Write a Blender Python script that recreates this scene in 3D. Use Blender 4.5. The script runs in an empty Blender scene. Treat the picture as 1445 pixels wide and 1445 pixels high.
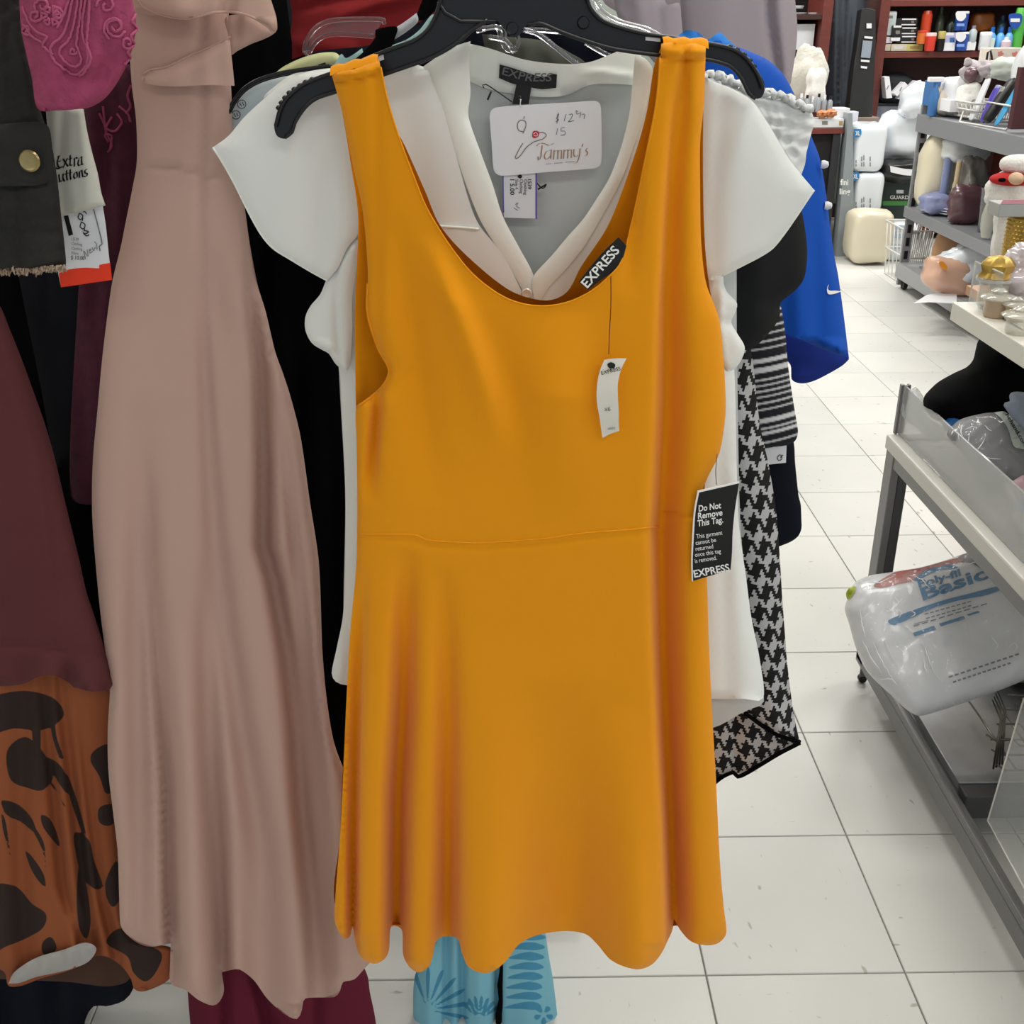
import bpy, bmesh, math, random
import numpy as np
from mathutils import Vector, Matrix, Euler
from mathutils.geometry import delaunay_2d_cdt
random.seed(7); rng = np.random.default_rng(7)
S = bpy.context.scene; COL = S.collection
R = math.radians
# ------------------------------------------------------------------ camera
W = 1445.0; FPX = 1517.0; CAMZ = 1.33
cam = bpy.data.cameras.new('camera'); camo = bpy.data.objects.new('camera', cam); COL.objects.link(camo)
camo.location = (0, 0, CAMZ)
CR = Matrix.Rotation(R(-0.46), 4, 'Z') @ Matrix.Rotation(R(90-24.57), 4, 'X') @ Matrix.Rotation(R(-0.45), 4, 'Z')
camo.rotation_euler = CR.to_euler()
cam.sensor_width = 36; cam.lens = FPX/W*36; cam.clip_start = 0.02; cam.clip_end = 60
S.camera = camo
# ------------------------------------------------------------------ view, world, lights
S.view_settings.view_transform = 'Standard'; S.view_settings.look = 'None'
S.view_settings.gamma = 1; S.view_settings.use_curve_mapping = False
S.view_settings.exposure = 0.06
wd = bpy.data.worlds.new('world'); S.world = wd; wd.use_nodes = True
wd.node_tree.nodes['Background'].inputs[0].default_value = (0.86, 0.93, 1.0, 1)
wd.node_tree.nodes['Background'].inputs[1].default_value = 0.55
CEIL = 2.9
LAMPS = [(x, y) for x in (-1.7, 0.75, 2.9) for y in (-1.6, 0.75, 3.1, 5.4, 7.2)]
for i, (x, y) in enumerate(LAMPS):
    l = bpy.data.lights.new('tube_light', 'AREA'); l.shape = 'RECTANGLE'; l.size = 1.15; l.size_y = 0.5
    l.energy = (34 if y > 4 else (18 if y > 2 else 12.5))*(.3 if x < 0 else 1); l.color = (1.0, 0.985, 0.96)
    o = bpy.data.objects.new('tube_light', l); o.location = (x, y, CEIL-0.07); COL.objects.link(o)

# ------------------------------------------------------------------ helpers
CRn = np.array(CR.to_3x3())
def ray(px, py):
    d = CRn @ np.array([(px-W/2)/FPX, -(py-W/2)/FPX, -1.0]); return d
def rays(px, py):
    px = np.asarray(px, float); py = np.asarray(py, float)
    return np.stack([(px-W/2)/FPX, -(py-W/2)/FPX, -np.ones_like(px)], -1) @ CRn.T
C0 = np.array([0, 0, CAMZ])
def plane(Y):
    if isinstance(Y, (int, float)): return np.array([0, Y, 0.0]), np.array([0, -1.0, 0])
    n = np.array(Y[1], float); return np.array(Y[0], float), n/np.linalg.norm(n)
def PP(px, py, Y, disp=0.0):
    "points where the pixels' rays meet a real plane, raised by disp along the plane's normal"
    p0, n = plane(Y); d = rays(px, py)
    t = (np.dot(p0-C0, n) + np.asarray(disp)) / (d @ n)
    return C0 + d*t[..., None]
def P(px, py, Y, disp=0.0): return Vector(PP(np.array([px]), np.array([py]), Y, disp)[0])
def PZ(px, py, z):
    d = ray(px, py); t = (z-CAMZ)/d[2]; return Vector(C0+d*t)
def PX(px, py, x):
    d = ray(px, py); t = x/d[0]; return Vector(C0+d*t)
def lin(c):
    c = c.lstrip('#'); v = [int(c[i:i+2], 16)/255 for i in (0, 2, 4)]
    return tuple([(x/12.92 if x <= .04045 else ((x+.055)/1.055)**2.4) for x in v]+[1.0])
M = {}
def mat(name, col, rough=0.7, metal=0.0, spec=0.5, bump=0.0, bscale=300, var=0.0, vscale=6, alpha=1.0, trans=0.0, sheen=0.0, coat=0.0, emit=0, ior=1.45, sss=0, tl=0.0, stretch=(1,1,1)):
    m = bpy.data.materials.new(name); m.use_nodes = True; N = m.node_tree.nodes; L = m.node_tree.links
    b = N['Principled BSDF']; c = lin(col); b.inputs['Base Color'].default_value = c
    b.inputs['Roughness'].default_value = rough; b.inputs['Metallic'].default_value = metal
    b.inputs['Specular IOR Level'].default_value = spec; b.inputs['IOR'].default_value = ior
    b.inputs['Alpha'].default_value = alpha; b.inputs['Transmission Weight'].default_value = trans
    b.inputs['Sheen Weight'].default_value = sheen; b.inputs['Coat Weight'].default_value = coat
    tc = N.new('ShaderNodeTexCoord'); mp = N.new('ShaderNodeMapping'); mp.inputs['Scale'].default_value = stretch
    L.new(tc.outputs['Object'], mp.inputs[0])
    if var > 0:
        n = N.new('ShaderNodeTexNoise'); n.inputs['Scale'].default_value = vscale; n.inputs['Detail'].default_value = 4
        L.new(mp.outputs[0], n.inputs[0])
        r = N.new('ShaderNodeMapRange'); r.inputs[1].default_value = .3; r.inputs[2].default_value = .7
        r.inputs[3].default_value = 1-var; r.inputs[4].default_value = 1+var; L.new(n.outputs[0], r.inputs[0])
        h = N.new('ShaderNodeHueSaturation'); h.inputs['Color'].default_value = c; L.new(r.outputs[0], h.inputs['Value'])
        L.new(h.outputs[0], b.inputs['Base Color'])
    if bump > 0:
        n2 = N.new('ShaderNodeTexNoise'); n2.inputs['Scale'].default_value = bscale; n2.inputs['Detail'].default_value = 3
        L.new(mp.outputs[0], n2.inputs[0])
        bp = N.new('ShaderNodeBump'); bp.inputs['Strength'].default_value = bump; bp.inputs['Distance'].default_value = 0.3/bscale
        L.new(n2.outputs[0], bp.inputs['Height']); L.new(bp.outputs[0], b.inputs['Normal'])
    if tl > 0:
        t = N.new('ShaderNodeBsdfTranslucent'); t.inputs[0].default_value = c
        ms = N.new('ShaderNodeMixShader'); ms.inputs[0].default_value = tl
        L.new(b.outputs[0], ms.inputs[1]); L.new(t.outputs[0], ms.inputs[2]); L.new(ms.outputs[0], N['Material Output'].inputs[0])
    if emit: b.inputs['Emission Color'].default_value = c; b.inputs['Emission Strength'].default_value = emit
    M[name] = m; return m
def G(name, col=None, **k):
    if name in M: return M[name]
    return mat(name, col, **k)
ORG = {}
def mk(name, V, F, m, parent=None, smooth=True, pivot=True):
    V = np.asarray(V, float); me = bpy.data.meshes.new(name)
    if pivot and parent is None:
        o3 = np.array([(V[:,0].min()+V[:,0].max())/2, (V[:,1].min()+V[:,1].max())/2, V[:,2].min()])
    elif parent is not None: o3 = ORG[parent.name]
    else: o3 = np.zeros(3)
    me.from_pydata((V-o3).tolist(), [], [list(map(int, f)) for f in F]); me.update()
    if smooth: me.polygons.foreach_set('use_smooth', [True]*len(me.polygons))
    o = bpy.data.objects.new(name, me); COL.objects.link(o)
    if isinstance(m, str): m = M[m]
    me.materials.append(m)
    if parent is None: o.location = o3; ORG[o.name] = o3
    else: o.parent = parent; ORG[o.name] = o3       # child origin coincides with parent's
    return o
def tag(o, label=None, cat=None, group=None, kind=None):
    if label: o['label'] = label
    if cat: o['category'] = cat
    if group: o['group'] = group
    if kind: o['kind'] = kind
    return o
def thing(name, label, cat, loc, group=None):
    o = bpy.data.objects.new(name, None); COL.objects.link(o); o.location = loc; o.empty_display_size = .05
    ORG[o.name] = np.array(loc, float); return tag(o, label, cat, group)
def smooth_loop(pts, step, closed=True):
    "Catmull-Rom through the outline; a third value of 1 marks a sharp corner"
    n = len(pts); out = []
    A = [np.array(p[:2], float) for p in pts]; sh = [len(p) > 2 and p[2] == 1 for p in pts]
    for i in range(n if closed else n-1):
        p1, p2 = A[i], A[(i+1) % n]
        p0 = A[i-1] if (closed or i > 0) else 2*p1-p2
        p3 = A[(i+2) % n] if (closed or i+2 < n) else 2*p2-p1
        if sh[i]: p0 = p1-(p2-p1)
        if sh[(i+1) % n]: p3 = p2+(p2-p1)
        d = np.linalg.norm(p2-p1); k = max(1, int(round(d/step)))
        m1 = (p2-p0)/2; m2 = (p3-p2+p2-p1)/2
        for m_ in (m1, m2):
            l = np.linalg.norm(m_)
            if l > d: m_ *= d/l
        for j in range(k):
            t = j/k; out.append((2*t**3-3*t*t+1)*p1+(t**3-2*t*t+t)*m1+(-2*t**3+3*t*t)*p2+(t**3-t*t)*m2)
    if not closed: out.append(A[-1])
    return np.array(out)
def inside(poly, X, Y):
    r = np.zeros(X.shape, bool); n = len(poly); j = n-1
    for i in range(n):
        xi, yi = poly[i]; xj, yj = poly[j]
        if yi != yj:
            c = ((yi > Y) != (yj > Y)) & (X < (xj-xi)*(Y-yi)/(yj-yi)+xi); r ^= c
        j = i
    return r
def seg_dist(poly, X, Y, closed=True):
    D = np.full(X.shape, 1e9); n = len(poly)
    for i in range(n if closed else n-1):
        a = poly[i]; b = poly[(i+1) % n]; ab = b-a; L2 = ab@ab+1e-9
        t = np.clip(((X-a[0])*ab[0]+(Y-a[1])*ab[1])/L2, 0, 1)
        D = np.minimum(D, (X-a[0]-t*ab[0])**2+(Y-a[1]-t*ab[1])**2)
    return np.sqrt(D)
def tri(poly, step):
    lo = poly.min(0); hi = poly.max(0)
    xs, ys = np.meshgrid(np.arange(lo[0], hi[0], step), np.arange(lo[1], hi[1], step*.87))
    xs = xs + (np.arange(xs.shape[0]) % 2)[:, None]*step*.5
    X = xs.ravel(); Y = ys.ravel(); k = inside(poly, X, Y); X, Y = X[k], Y[k]
    if len(X):
        k = seg_dist(poly, X, Y) > step*.45; X, Y = X[k], Y[k]
    V = [Vector(p) for p in poly]+[Vector((a, b)) for a, b in zip(X, Y)]
    n = len(poly); r = delaunay_2d_cdt(V, [(i, (i+1) % n) for i in range(n)], [list(range(n))], 1, 1e-4)
    return np.array([tuple(v) for v in r[0]]), [f for f in r[2] if len(f) >= 3]
def fold_disp(folds, X, Y):
    "sum of folds; each = (kind, control points (x, y, amp, width)); amp in metres, + is towards the viewer"
    D = np.zeros(X.shape)
    for f in folds:
        k = f[0]; a = np.array(f[1], float)
        if k[0] == 'h':                  # running across: x is the parameter
            a = a[np.argsort(a[:, 0])]; s = X; q = Y; u = np.interp(s, a[:, 0], a[:, 1]); pr = a[:, 0]
        else:
            a = a[np.argsort(a[:, 1])]; s = Y; q = X; u = np.interp(s, a[:, 1], a[:, 0]); pr = a[:, 1]
        am = np.interp(s, pr, a[:, 2], left=0 if 'f' in k else a[0, 2], right=0 if 'f' in k else a[-1, 2]); w = np.interp(s, pr, a[:, 3]); d = (q-u)/w
        if 's' in k: D += am*.5*(1+np.tanh(d*1.6))          # step: right (or lower) side nearer
        elif 'r' in k: D += am*np.where(d > 0, np.exp(-(d/1.0)**2), np.exp(-(d*2.6)**2))   # crisp left edge
        elif 'l' in k: D += am*np.where(d < 0, np.exp(-(d/1.0)**2), np.exp(-(d*2.6)**2))   # crisp right edge
        else: D += am*np.exp(-d*d)
    return D
def cloth(name, outline, Y, m, parent=None, folds=(), step=9, bulge=0.012, back=True, back_outline=None, backd=None,
          pillow=None, wav=0.0, wavs=(90, 220), thick=0.0, attr=None, hemthick=True, seed=0, crinkle=0.0, cs=18, openb=True):
    poly = smooth_loop(outline, step*.8)
    V2, F = tri(poly, step); X, Yp = V2[:, 0], V2[:, 1]
    ph = rng.uniform(0, 6.28, 6)
    def edge_t(X, Yp):
        yy = np.arange(math.floor(poly[:, 1].min()), math.ceil(poly[:, 1].max())+1, 3.0)
        lo = np.full(len(yy), np.inf); hi = np.full(len(yy), -np.inf); n = len(poly)
        for i in range(n):
            a, b = poly[i], poly[(i+1) % n]
            if abs(a[1]-b[1]) < 1e-9: continue
            k = (yy >= min(a[1], b[1])) & (yy <= max(a[1], b[1]))
            x = a[0]+(yy[k]-a[1])/(b[1]-a[1])*(b[0]-a[0]); lo[k] = np.minimum(lo[k], x); hi[k] = np.maximum(hi[k], x)
        ok = np.isfinite(lo) & np.isfinite(hi); lo = np.interp(Yp, yy[ok], lo[ok]); hi = np.interp(Yp, yy[ok], hi[ok])
        d = np.minimum(X-lo, hi-X); w = np.minimum(60, np.maximum((hi-lo)*.5, 1)); return np.clip(d/w, 0, 1)
    def dis(X, Yp):
        X = np.asarray(X, float); Yp = np.asarray(Yp, float); D = fold_disp(folds, X, Yp)
        if wav:
            D = D + wav*(np.sin(X/wavs[0]*6.28+ph[0]+Yp/wavs[1]*2)+.6*np.sin(X/wavs[0]*9.9+ph[1]-Yp/wavs[1]*3)+.5*np.sin(Yp/wavs[1]*6.28+ph[2]+X/wavs[0]))
        if crinkle:
            q = np.sin((X*.9+Yp*.5)/cs*6.28/2+ph[3]+2*np.sin(Yp/cs+ph[4]))+np.sin((Yp*1.1-X*.7)/cs*6.28/2.6+ph[5]+2*np.sin(X/cs*.8))
            D = D + crinkle*(1-np.abs(q)/1.3)
        return D
    if pillow:
        dd, ww = pillow; e = np.clip(seg_dist(poly, X, Yp)/ww, 0, 1); b = dd*np.sqrt(1-(1-e)**2); f = np.minimum(e*2, 1)
    else:
        e = edge_t(X, Yp); b = bulge*np.sqrt(1-(1-e)**2); f = 1
    fr = PP(X, Yp, Y, b+dis(X, Yp)*f)
    Vs = [fr]; Fs = [list(t) for t in F]
    if back:
        if back_outline is not None:
            bp = smooth_loop(back_outline, step*.8); B2, BF = tri(bp, step*1.3)
            e2 = np.clip(seg_dist(bp, B2[:, 0], B2[:, 1])/50, 0, 1)
            bk = PP(B2[:, 0], B2[:, 1], Y, -(backd or bulge)*np.sqrt(1-(1-e2)**2)-.003); nb = len(fr)
            Vs.append(bk); Fs += [[i+nb for i in t][::-1] for t in BF]
        else:
            bd = backd if backd is not None else (pillow[0] if pillow else bulge)
            bb = (b/(pillow[0] if pillow else max(bulge, 1e-6)))*bd
            bk = PP(X, Yp, Y, -bb-.0015+(fold_disp(folds, X, Yp)*f if not pillow else 0)*.6); nb = len(fr)
            p0, n = plane(Y)
            Vs.append(bk); Fs += [[i+nb for i in t][::-1] for t in F]
            if pillow or not openb:      # close the rim
                bnd = {}
                for t in F:
                    for i in range(len(t)):
                        a, c = t[i], t[(i+1) % len(t)]
                        bnd[(a, c)] = 1
                for (a, c) in bnd:
                    if (c, a) not in bnd: Fs.append([c, a, a+nb, c+nb])
    Va = np.concatenate(Vs)
    o = mk(name, Va, Fs, m, parent)
    if attr is not None:
        at = o.data.color_attributes.new('print', 'FLOAT_COLOR', 'POINT')
        vals = np.zeros((len(Va), 4)); vals[:, 3] = 1
        vals[:len(X), 0] = attr(X, Yp); vals[len(X):, 0] = 0
        at.data.foreach_set('color', vals.ravel())
    def surf(x, y, lift=0.0015):
        x = np.asarray(x, float); y = np.asarray(y, float)
        if pillow:
            e = np.clip(seg_dist(poly, x, y)/pillow[1], 0, 1); b = pillow[0]*np.sqrt(1-(1-e)**2); f = np.minimum(e*2, 1)
        else: b = bulge*np.sqrt(1-(1-edge_t(x, y))**2); f = 1
        return PP(x, y, Y, b+dis(x, y)*f+lift)
    o_surf[o.name] = surf
    if thick:
        md = o.modifiers.new('solid', 'SOLIDIFY'); md.thickness = thick; md.offset = 0
    return o
o_surf = {}
def slab(name, outline, Y, thick, m, parent=None, bevel=0.0, step=None, mp=None, smooth=False):
    "flat piece of real thickness; front outline on the plane, extruded away from the viewer along the normal"
    poly = smooth_loop(outline, step or 6); V2, F = tri(poly, 1e4) if True else None
    p0, n = plane(Y)
    f = PP(V2[:, 0], V2[:, 1], Y) if mp is None else mp(V2[:, 0], V2[:, 1])
    b = f - n*thick; nb = len(f); Fs = [list(t) for t in F]+[[i+nb for i in t][::-1] for t in F]
    es = {}
    for t in F:
        for i in range(len(t)): es[(t[i], t[(i+1) % len(t)])] = 1
    for (a, c) in es:
        if (c, a) not in es: Fs.append([c, a, a+nb, c+nb])
    o = mk(name, np.concatenate([f, b]), Fs, m, parent, smooth=smooth)
    if bevel:
        md = o.modifiers.new('bevel', 'BEVEL'); md.width = bevel; md.segments = 2; md.limit_method = 'ANGLE'; md.angle_limit = R(50)
    return o
def box(name, lo, hi, m, parent=None, bevel=0.002, rz=0, smooth=False):
    lo = Vector(lo); hi = Vector(hi); c = (lo+hi)/2
    V = [(x, y, z) for x in (lo.x, hi.x) for y in (lo.y, hi.y) for z in (lo.z, hi.z)]
    if rz:
        r = Matrix.Rotation(rz, 3, 'Z'); V = [tuple(r @ (Vector(v)-c)+c) for v in V]
    F = [(0, 1, 3, 2), (4, 6, 7, 5), (0, 4, 5, 1), (2, 3, 7, 6), (0, 2, 6, 4), (1, 5, 7, 3)]
    o = mk(name, V, F, m, parent, smooth=False)
    if bevel:
        md = o.modifiers.new('bevel', 'BEVEL'); md.width = bevel; md.segments = 2
    return o
def pbox(name, x0, y0, x1, y1, Y, depth, m, parent=None, bevel=0.002, rz=0):
    "box whose front face spans the two points on the plane at distance Y"
    a = P(x0, y0, Y); b = P(x1, y1, Y)
    return box(name, (min(a.x, b.x), Y, min(a.z, b.z)), (max(a.x, b.x), Y+depth, max(a.z, b.z)), m, parent, bevel, rz)
def tube_geo(pts, r, seg=8, closed=False):
    pts = [Vector(p) for p in pts]; n = len(pts); V = []; F = []; up = None
    for i, p in enumerate(pts):
        if closed: t = (pts[(i+1) % n]-pts[i-1])
        else: t = (pts[min(i+1, n-1)]-pts[max(i-1, 0)])
        t = t.normalized() if t.length > 1e-9 else Vector((0, 0, 1))
        if up is None: up = t.orthogonal().normalized()
        up = (up-t*up.dot(t)); up = up.normalized() if up.length > 1e-6 else t.orthogonal().normalized()
        s = t.cross(up); rr = r[i] if isinstance(r, (list, tuple, np.ndarray)) else r
        for k in range(seg):
            a = 2*math.pi*k/seg; V.append(p+(up*math.cos(a)+s*math.sin(a))*rr)
    m_ = n if closed else n-1
    for i in range(m_):
        for k in range(seg):
            j = (i+1) % n; F.append((i*seg+k, i*seg+(k+1) % seg, j*seg+(k+1) % seg, j*seg+k))
    if not closed: F.append(tuple(range(seg))[::-1]); F.append(tuple(range((n-1)*seg, n*seg)))
    return [tuple(v) for v in V], F
def tubes(name, lines, r, m, parent=None, seg=8, closed=False):
    V = []; F = []
    for ln in lines:
        v, f = tube_geo(ln, r, seg, closed); k = len(V); V += v; F += [tuple(i+k for i in q) for q in f]
    return mk(name, V, F, m, parent)
def lathe(name, c, prof, m, parent=None, seg=24, axis=(0, 0, 1), ribs=0, rib=0, sq=None):
    c = Vector(c); q = Vector((0, 0, 1)).rotation_difference(Vector(axis).normalized()); V = []; F = []
    for (r, h) in prof:
        for k in range(seg):
            a = 2*math.pi*k/seg; rr = r*(1+rib*math.cos(a*ribs)) if ribs else r
            x, y = rr*math.cos(a), rr*math.sin(a)
            if sq: x *= sq[0]; y *= sq[1]
            V.append(tuple(c+q @ Vector((x, y, h))))
    n = len(prof)
    for i in range(n-1):
        for k in range(seg): F.append((i*seg+k, i*seg+(k+1) % seg, (i+1)*seg+(k+1) % seg, (i+1)*seg+k))
    F.append(tuple(range(seg))[::-1]); F.append(tuple(range((n-1)*seg, n*seg)))
    o = mk(name, V, F, m, parent); md = o.modifiers.new('edge', 'EDGE_SPLIT'); md.split_angle = R(45); return o
def blob(name, c, r, m, parent=None, seg=(28, 20), pw=2.0, lump=0.0, ls=14, rot=(0, 0, 0), seed=1, flat=None, crease=0.0):
    "superellipsoid bag, cushion or plush body with lumps and creases"
    c = Vector(c); e = Euler(rot).to_matrix(); V = []; F = []; nu, nv = seg; rg = random.Random(seed)
    ph = [rg.uniform(0, 6.28) for _ in range(6)]
    def sp(v, p): return math.copysign(abs(v)**p, v)
    for j in range(nv+1):
        a = math.pi*j/nv-math.pi/2
        for i in range(nu):
            b = 2*math.pi*i/nu; k = 2.0/pw
            x = sp(math.cos(a), k)*sp(math.cos(b), k); y = sp(math.cos(a), k)*sp(math.sin(b), k); z = sp(math.sin(a), k)
            d = 1+lump*(math.sin(x*ls*.31+ph[0]+2*z)+math.sin(y*ls*.37+ph[1]+2.2*x)+math.sin(z*ls*.33+ph[2]+1.7*y))
            if crease: d += crease*(1-abs(math.sin(x*ls*.8+y*ls*.5+ph[3]+2*math.sin(z*4+ph[4]))))
            v = e @ Vector((x*r[0]*d, y*r[1]*d, z*r[2]*d))
            if flat is not None and (c+v).z < flat: v.z = flat-c.z
            V.append(tuple(c+v))
    for j in range(nv):
        for i in range(nu): F.append((j*nu+i, j*nu+(i+1) % nu, (j+1)*nu+(i+1) % nu, (j+1)*nu+i))
    return mk(name, V, F, m, parent)
TXC = {}
def text_mesh(s, bold):
    k = (s, bold)
    if k not in TXC:
        cu = bpy.data.curves.new('t', 'FONT'); cu.body = s; cu.offset = bold; cu.resolution_u = 3; cu.fill_mode = 'FRONT'
        ob = bpy.data.objects.new('t', cu); COL.objects.link(ob)
        dg = bpy.context.evaluated_depsgraph_get(); me = bpy.data.meshes.new_from_object(ob.evaluated_get(dg))
        V = np.array([v.co[:2] for v in me.vertices]); F = [tuple(p.vertices) for p in me.polygons]
        bpy.data.objects.remove(ob); bpy.data.curves.remove(cu); bpy.data.meshes.remove(me)
        TXC[k] = (V, F)
    return TXC[k]
def affine(x, y, h, rot, w=None, s='', bold=0, shear=0):
    V, F = text_mesh(s, bold); k = h/.69; sx = k
    if w: sx = w/(V[:, 0].max()-V[:, 0].min())
    a = R(rot); X = (V[:, 0]-V[:, 0].min())*sx+V[:, 1]*k*shear; Yy = -V[:, 1]*k
    return x+X*math.cos(a)-Yy*math.sin(a), y+X*math.sin(a)+Yy*math.cos(a), F
def txt(s, x, y, h, m, Y, parent, rot=0, w=None, bold=0.0, shear=0, surf=None, name='lettering', lift=0.0008, warp=None):
    "printed letters: s starts at pixel (x, y) (baseline), h = capital height"
    X, Yp, F = affine(x, y, h, rot, w, s, bold, shear)
    if warp: X, Yp = warp(X, Yp)
    V = surf(X, Yp) if surf else PP(X, Yp, Y, lift)
    return mk(name, V, F, m, parent, smooth=False)
def strokes(name, lines, wpx, m, Y, parent, surf=None, nib=None, lift=0.0008, step=2.0):
    "pen strokes as flat ribbons; nib=(angle) gives a broad pen"
    V = []; F = []; out = []
    for ln in lines:
        p = smooth_loop(ln, step, closed=False); n = len(p); k = len(out)
        for i in range(n):
            t = p[min(i+1, n-1)]-p[max(i-1, 0)]; t = t/(np.linalg.norm(t)+1e-9)
            if nib is None: q = np.array([-t[1], t[0]])*wpx/2
            else:
                q = np.array([math.cos(R(nib)), -math.sin(R(nib))])*wpx/2
                q = q + np.array([-t[1], t[0]])*wpx*.10*(1 if (-t[1]*q[0]+t[0]*q[1]) > 0 else -1)
            out += [p[i]-q, p[i]+q]
        F += [(k+2*i, k+2*i+1, k+2*i+3, k+2*i+2) for i in range(n-1)]
    out = np.array(out); V = surf(out[:, 0], out[:, 1]) if surf else PP(out[:, 0], out[:, 1], Y, lift)
    return mk(name, V, F, m, parent, smooth=False)
def decal(name, outline, m, parent, Y=None, surf=None, step=5, lift=0.0006):
    poly = smooth_loop(outline, step); V2, F = tri(poly, step*1.3)
    V = surf(V2[:, 0], V2[:, 1]) if surf else PP(V2[:, 0], V2[:, 1], Y, lift)
    return mk(name, V, F, m, parent)
def copy_tree(o, parent=None):
    c = o.copy(); COL.objects.link(c); c.parent = parent
    for ch in list(o.children): copy_tree(ch, c)
    return c
def motif_attr(loops, soft=4.0):
    "soft coverage of printed motifs, so that the print's edge stays crisp between vertices"
    def f(X, Y):
        r = np.zeros(X.shape)
        for l in loops:
            k = (X > l[:, 0].min()-9) & (X < l[:, 0].max()+9) & (Y > l[:, 1].min()-9) & (Y < l[:, 1].max()+9)
            if not k.any(): continue
            d = seg_dist(l, X[k], Y[k])*np.where(inside(l, X[k], Y[k]), 1, -1); r[k] = np.maximum(r[k], np.clip(.5+d/(2*soft), 0, 1))
        return r
    return f
def rect(x0, y0, x1, y1): return [(x0, y0, 1), (x1, y0, 1), (x1, y1, 1), (x0, y1, 1)]
# ------------------------------------------------------------------ materials
mat('yellow_jersey', 'EE9A0C', rough=.85, bump=.25, bscale=900, sheen=.15, spec=.2)
mat('yellow_inner', 'EE9A0C', rough=.9, spec=.2)
mat('ivory_chiffon', 'F2F5F2', rough=.8, bump=.1, bscale=900, spec=.25, alpha=.93)
mat('ivory_band', 'F2F5EE', rough=.75, spec=.3)
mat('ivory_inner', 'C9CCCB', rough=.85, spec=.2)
mat('black_plastic', '15161B', rough=.32, spec=.5)
mat('black_cloth', '060608', rough=.95, spec=.1)
mat('charcoal_cloth', '1C1D22', rough=.95, spec=.1, var=.1)
mat('navy_cloth', '11131F', rough=.9, spec=.15)
mat('pink_crepe', 'CBA99C', rough=.8, bump=.15, bscale=800, spec=.25, sheen=.1, tl=.08)
mat('magenta_lace', '9C3F63', rough=.85, bump=1.0, bscale=120, var=.2, vscale=60)
mat('lace_cord', 'B25478', rough=.8)
mat('wine_lace', '47182A', rough=.9, bump=.8, bscale=200, var=.25, vscale=60)
mat('jacket', '1F1E1B', rough=.75, var=.3, vscale=30, bump=.5, bscale=120)
mat('fleece', 'B5A08C', rough=1, bump=1, bscale=400)
mat('brass', 'A49468', rough=.35, metal=.8)
mat('plum_sweat', '5C2C30', rough=.95, bump=.3, bscale=600, var=.06, vscale=10)
mat('burgundy', '6A2236', rough=.9, spec=.2)
mat('white_card', 'E8EAEE', rough=.6)
mat('card_cream', 'E4E0D6', rough=.7)
mat('tag_cloth', 'C9C9BE', rough=.8)
mat('orange_print', 'F03A16', rough=.6)
mat('black_ink', '0C0C0E', rough=.6)
mat('grey_ink', '6A6A6E', rough=.6)
mat('copper_ink', 'A58368', rough=.5)
mat('red_ink', 'C8304C', rough=.5)
mat('white_ink', 'F4F4F2', rough=.6)
mat('violet_edge', '6A56B4', rough=.5)
mat('clear_plastic', 'F4F4FA', rough=.06, trans=.95, alpha=.85, ior=1.3)
mat('blue_tee', '0C50B6', rough=.75, spec=.3, bump=.1, bscale=900)
mat('sky_blue', '2E86E0', rough=.7)
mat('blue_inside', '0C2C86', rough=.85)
mat('lilac_cloth', 'A39AA2', rough=.85, spec=.2, bump=.1, bscale=800)
mat('white_ruche', 'E4E6E6', rough=.8)
mat('mint', 'A8CFCD', rough=.8)
mat('pale_yellow', 'D2D5A0', rough=.5)
mat('red_tee', '8E1B20', rough=.85)
mat('lining', 'A9A6A4', rough=.8)
# flat print painted as an attribute on the cloth itself
def print_mat(name, base, ink, rough=.85, edge=.5):
    m = mat(name, base, rough=rough, bump=.2, bscale=700); N = m.node_tree.nodes; L = m.node_tree.links
    a = N.new('ShaderNodeVertexColor'); a.layer_name = 'print'
    sx = N.new('ShaderNodeSeparateColor'); L.new(a.outputs[0], sx.inputs[0])
    r = N.new('ShaderNodeMapRange'); r.inputs[1].default_value = edge-.05; r.inputs[2].default_value = edge+.05; L.new(sx.outputs[0], r.inputs[0])
    mx = N.new('ShaderNodeMix'); mx.data_type = 'RGBA'; mx.inputs[6].default_value = lin(base); mx.inputs[7].default_value = lin(ink)
    L.new(r.outputs[0], mx.inputs[0]); L.new(mx.outputs[2], N['Principled BSDF'].inputs['Base Color']); return m
print_mat('leaf_print', '94502C', '2A1B15')
print_mat('fern_print', '82C2D6', '4794B8')
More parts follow.
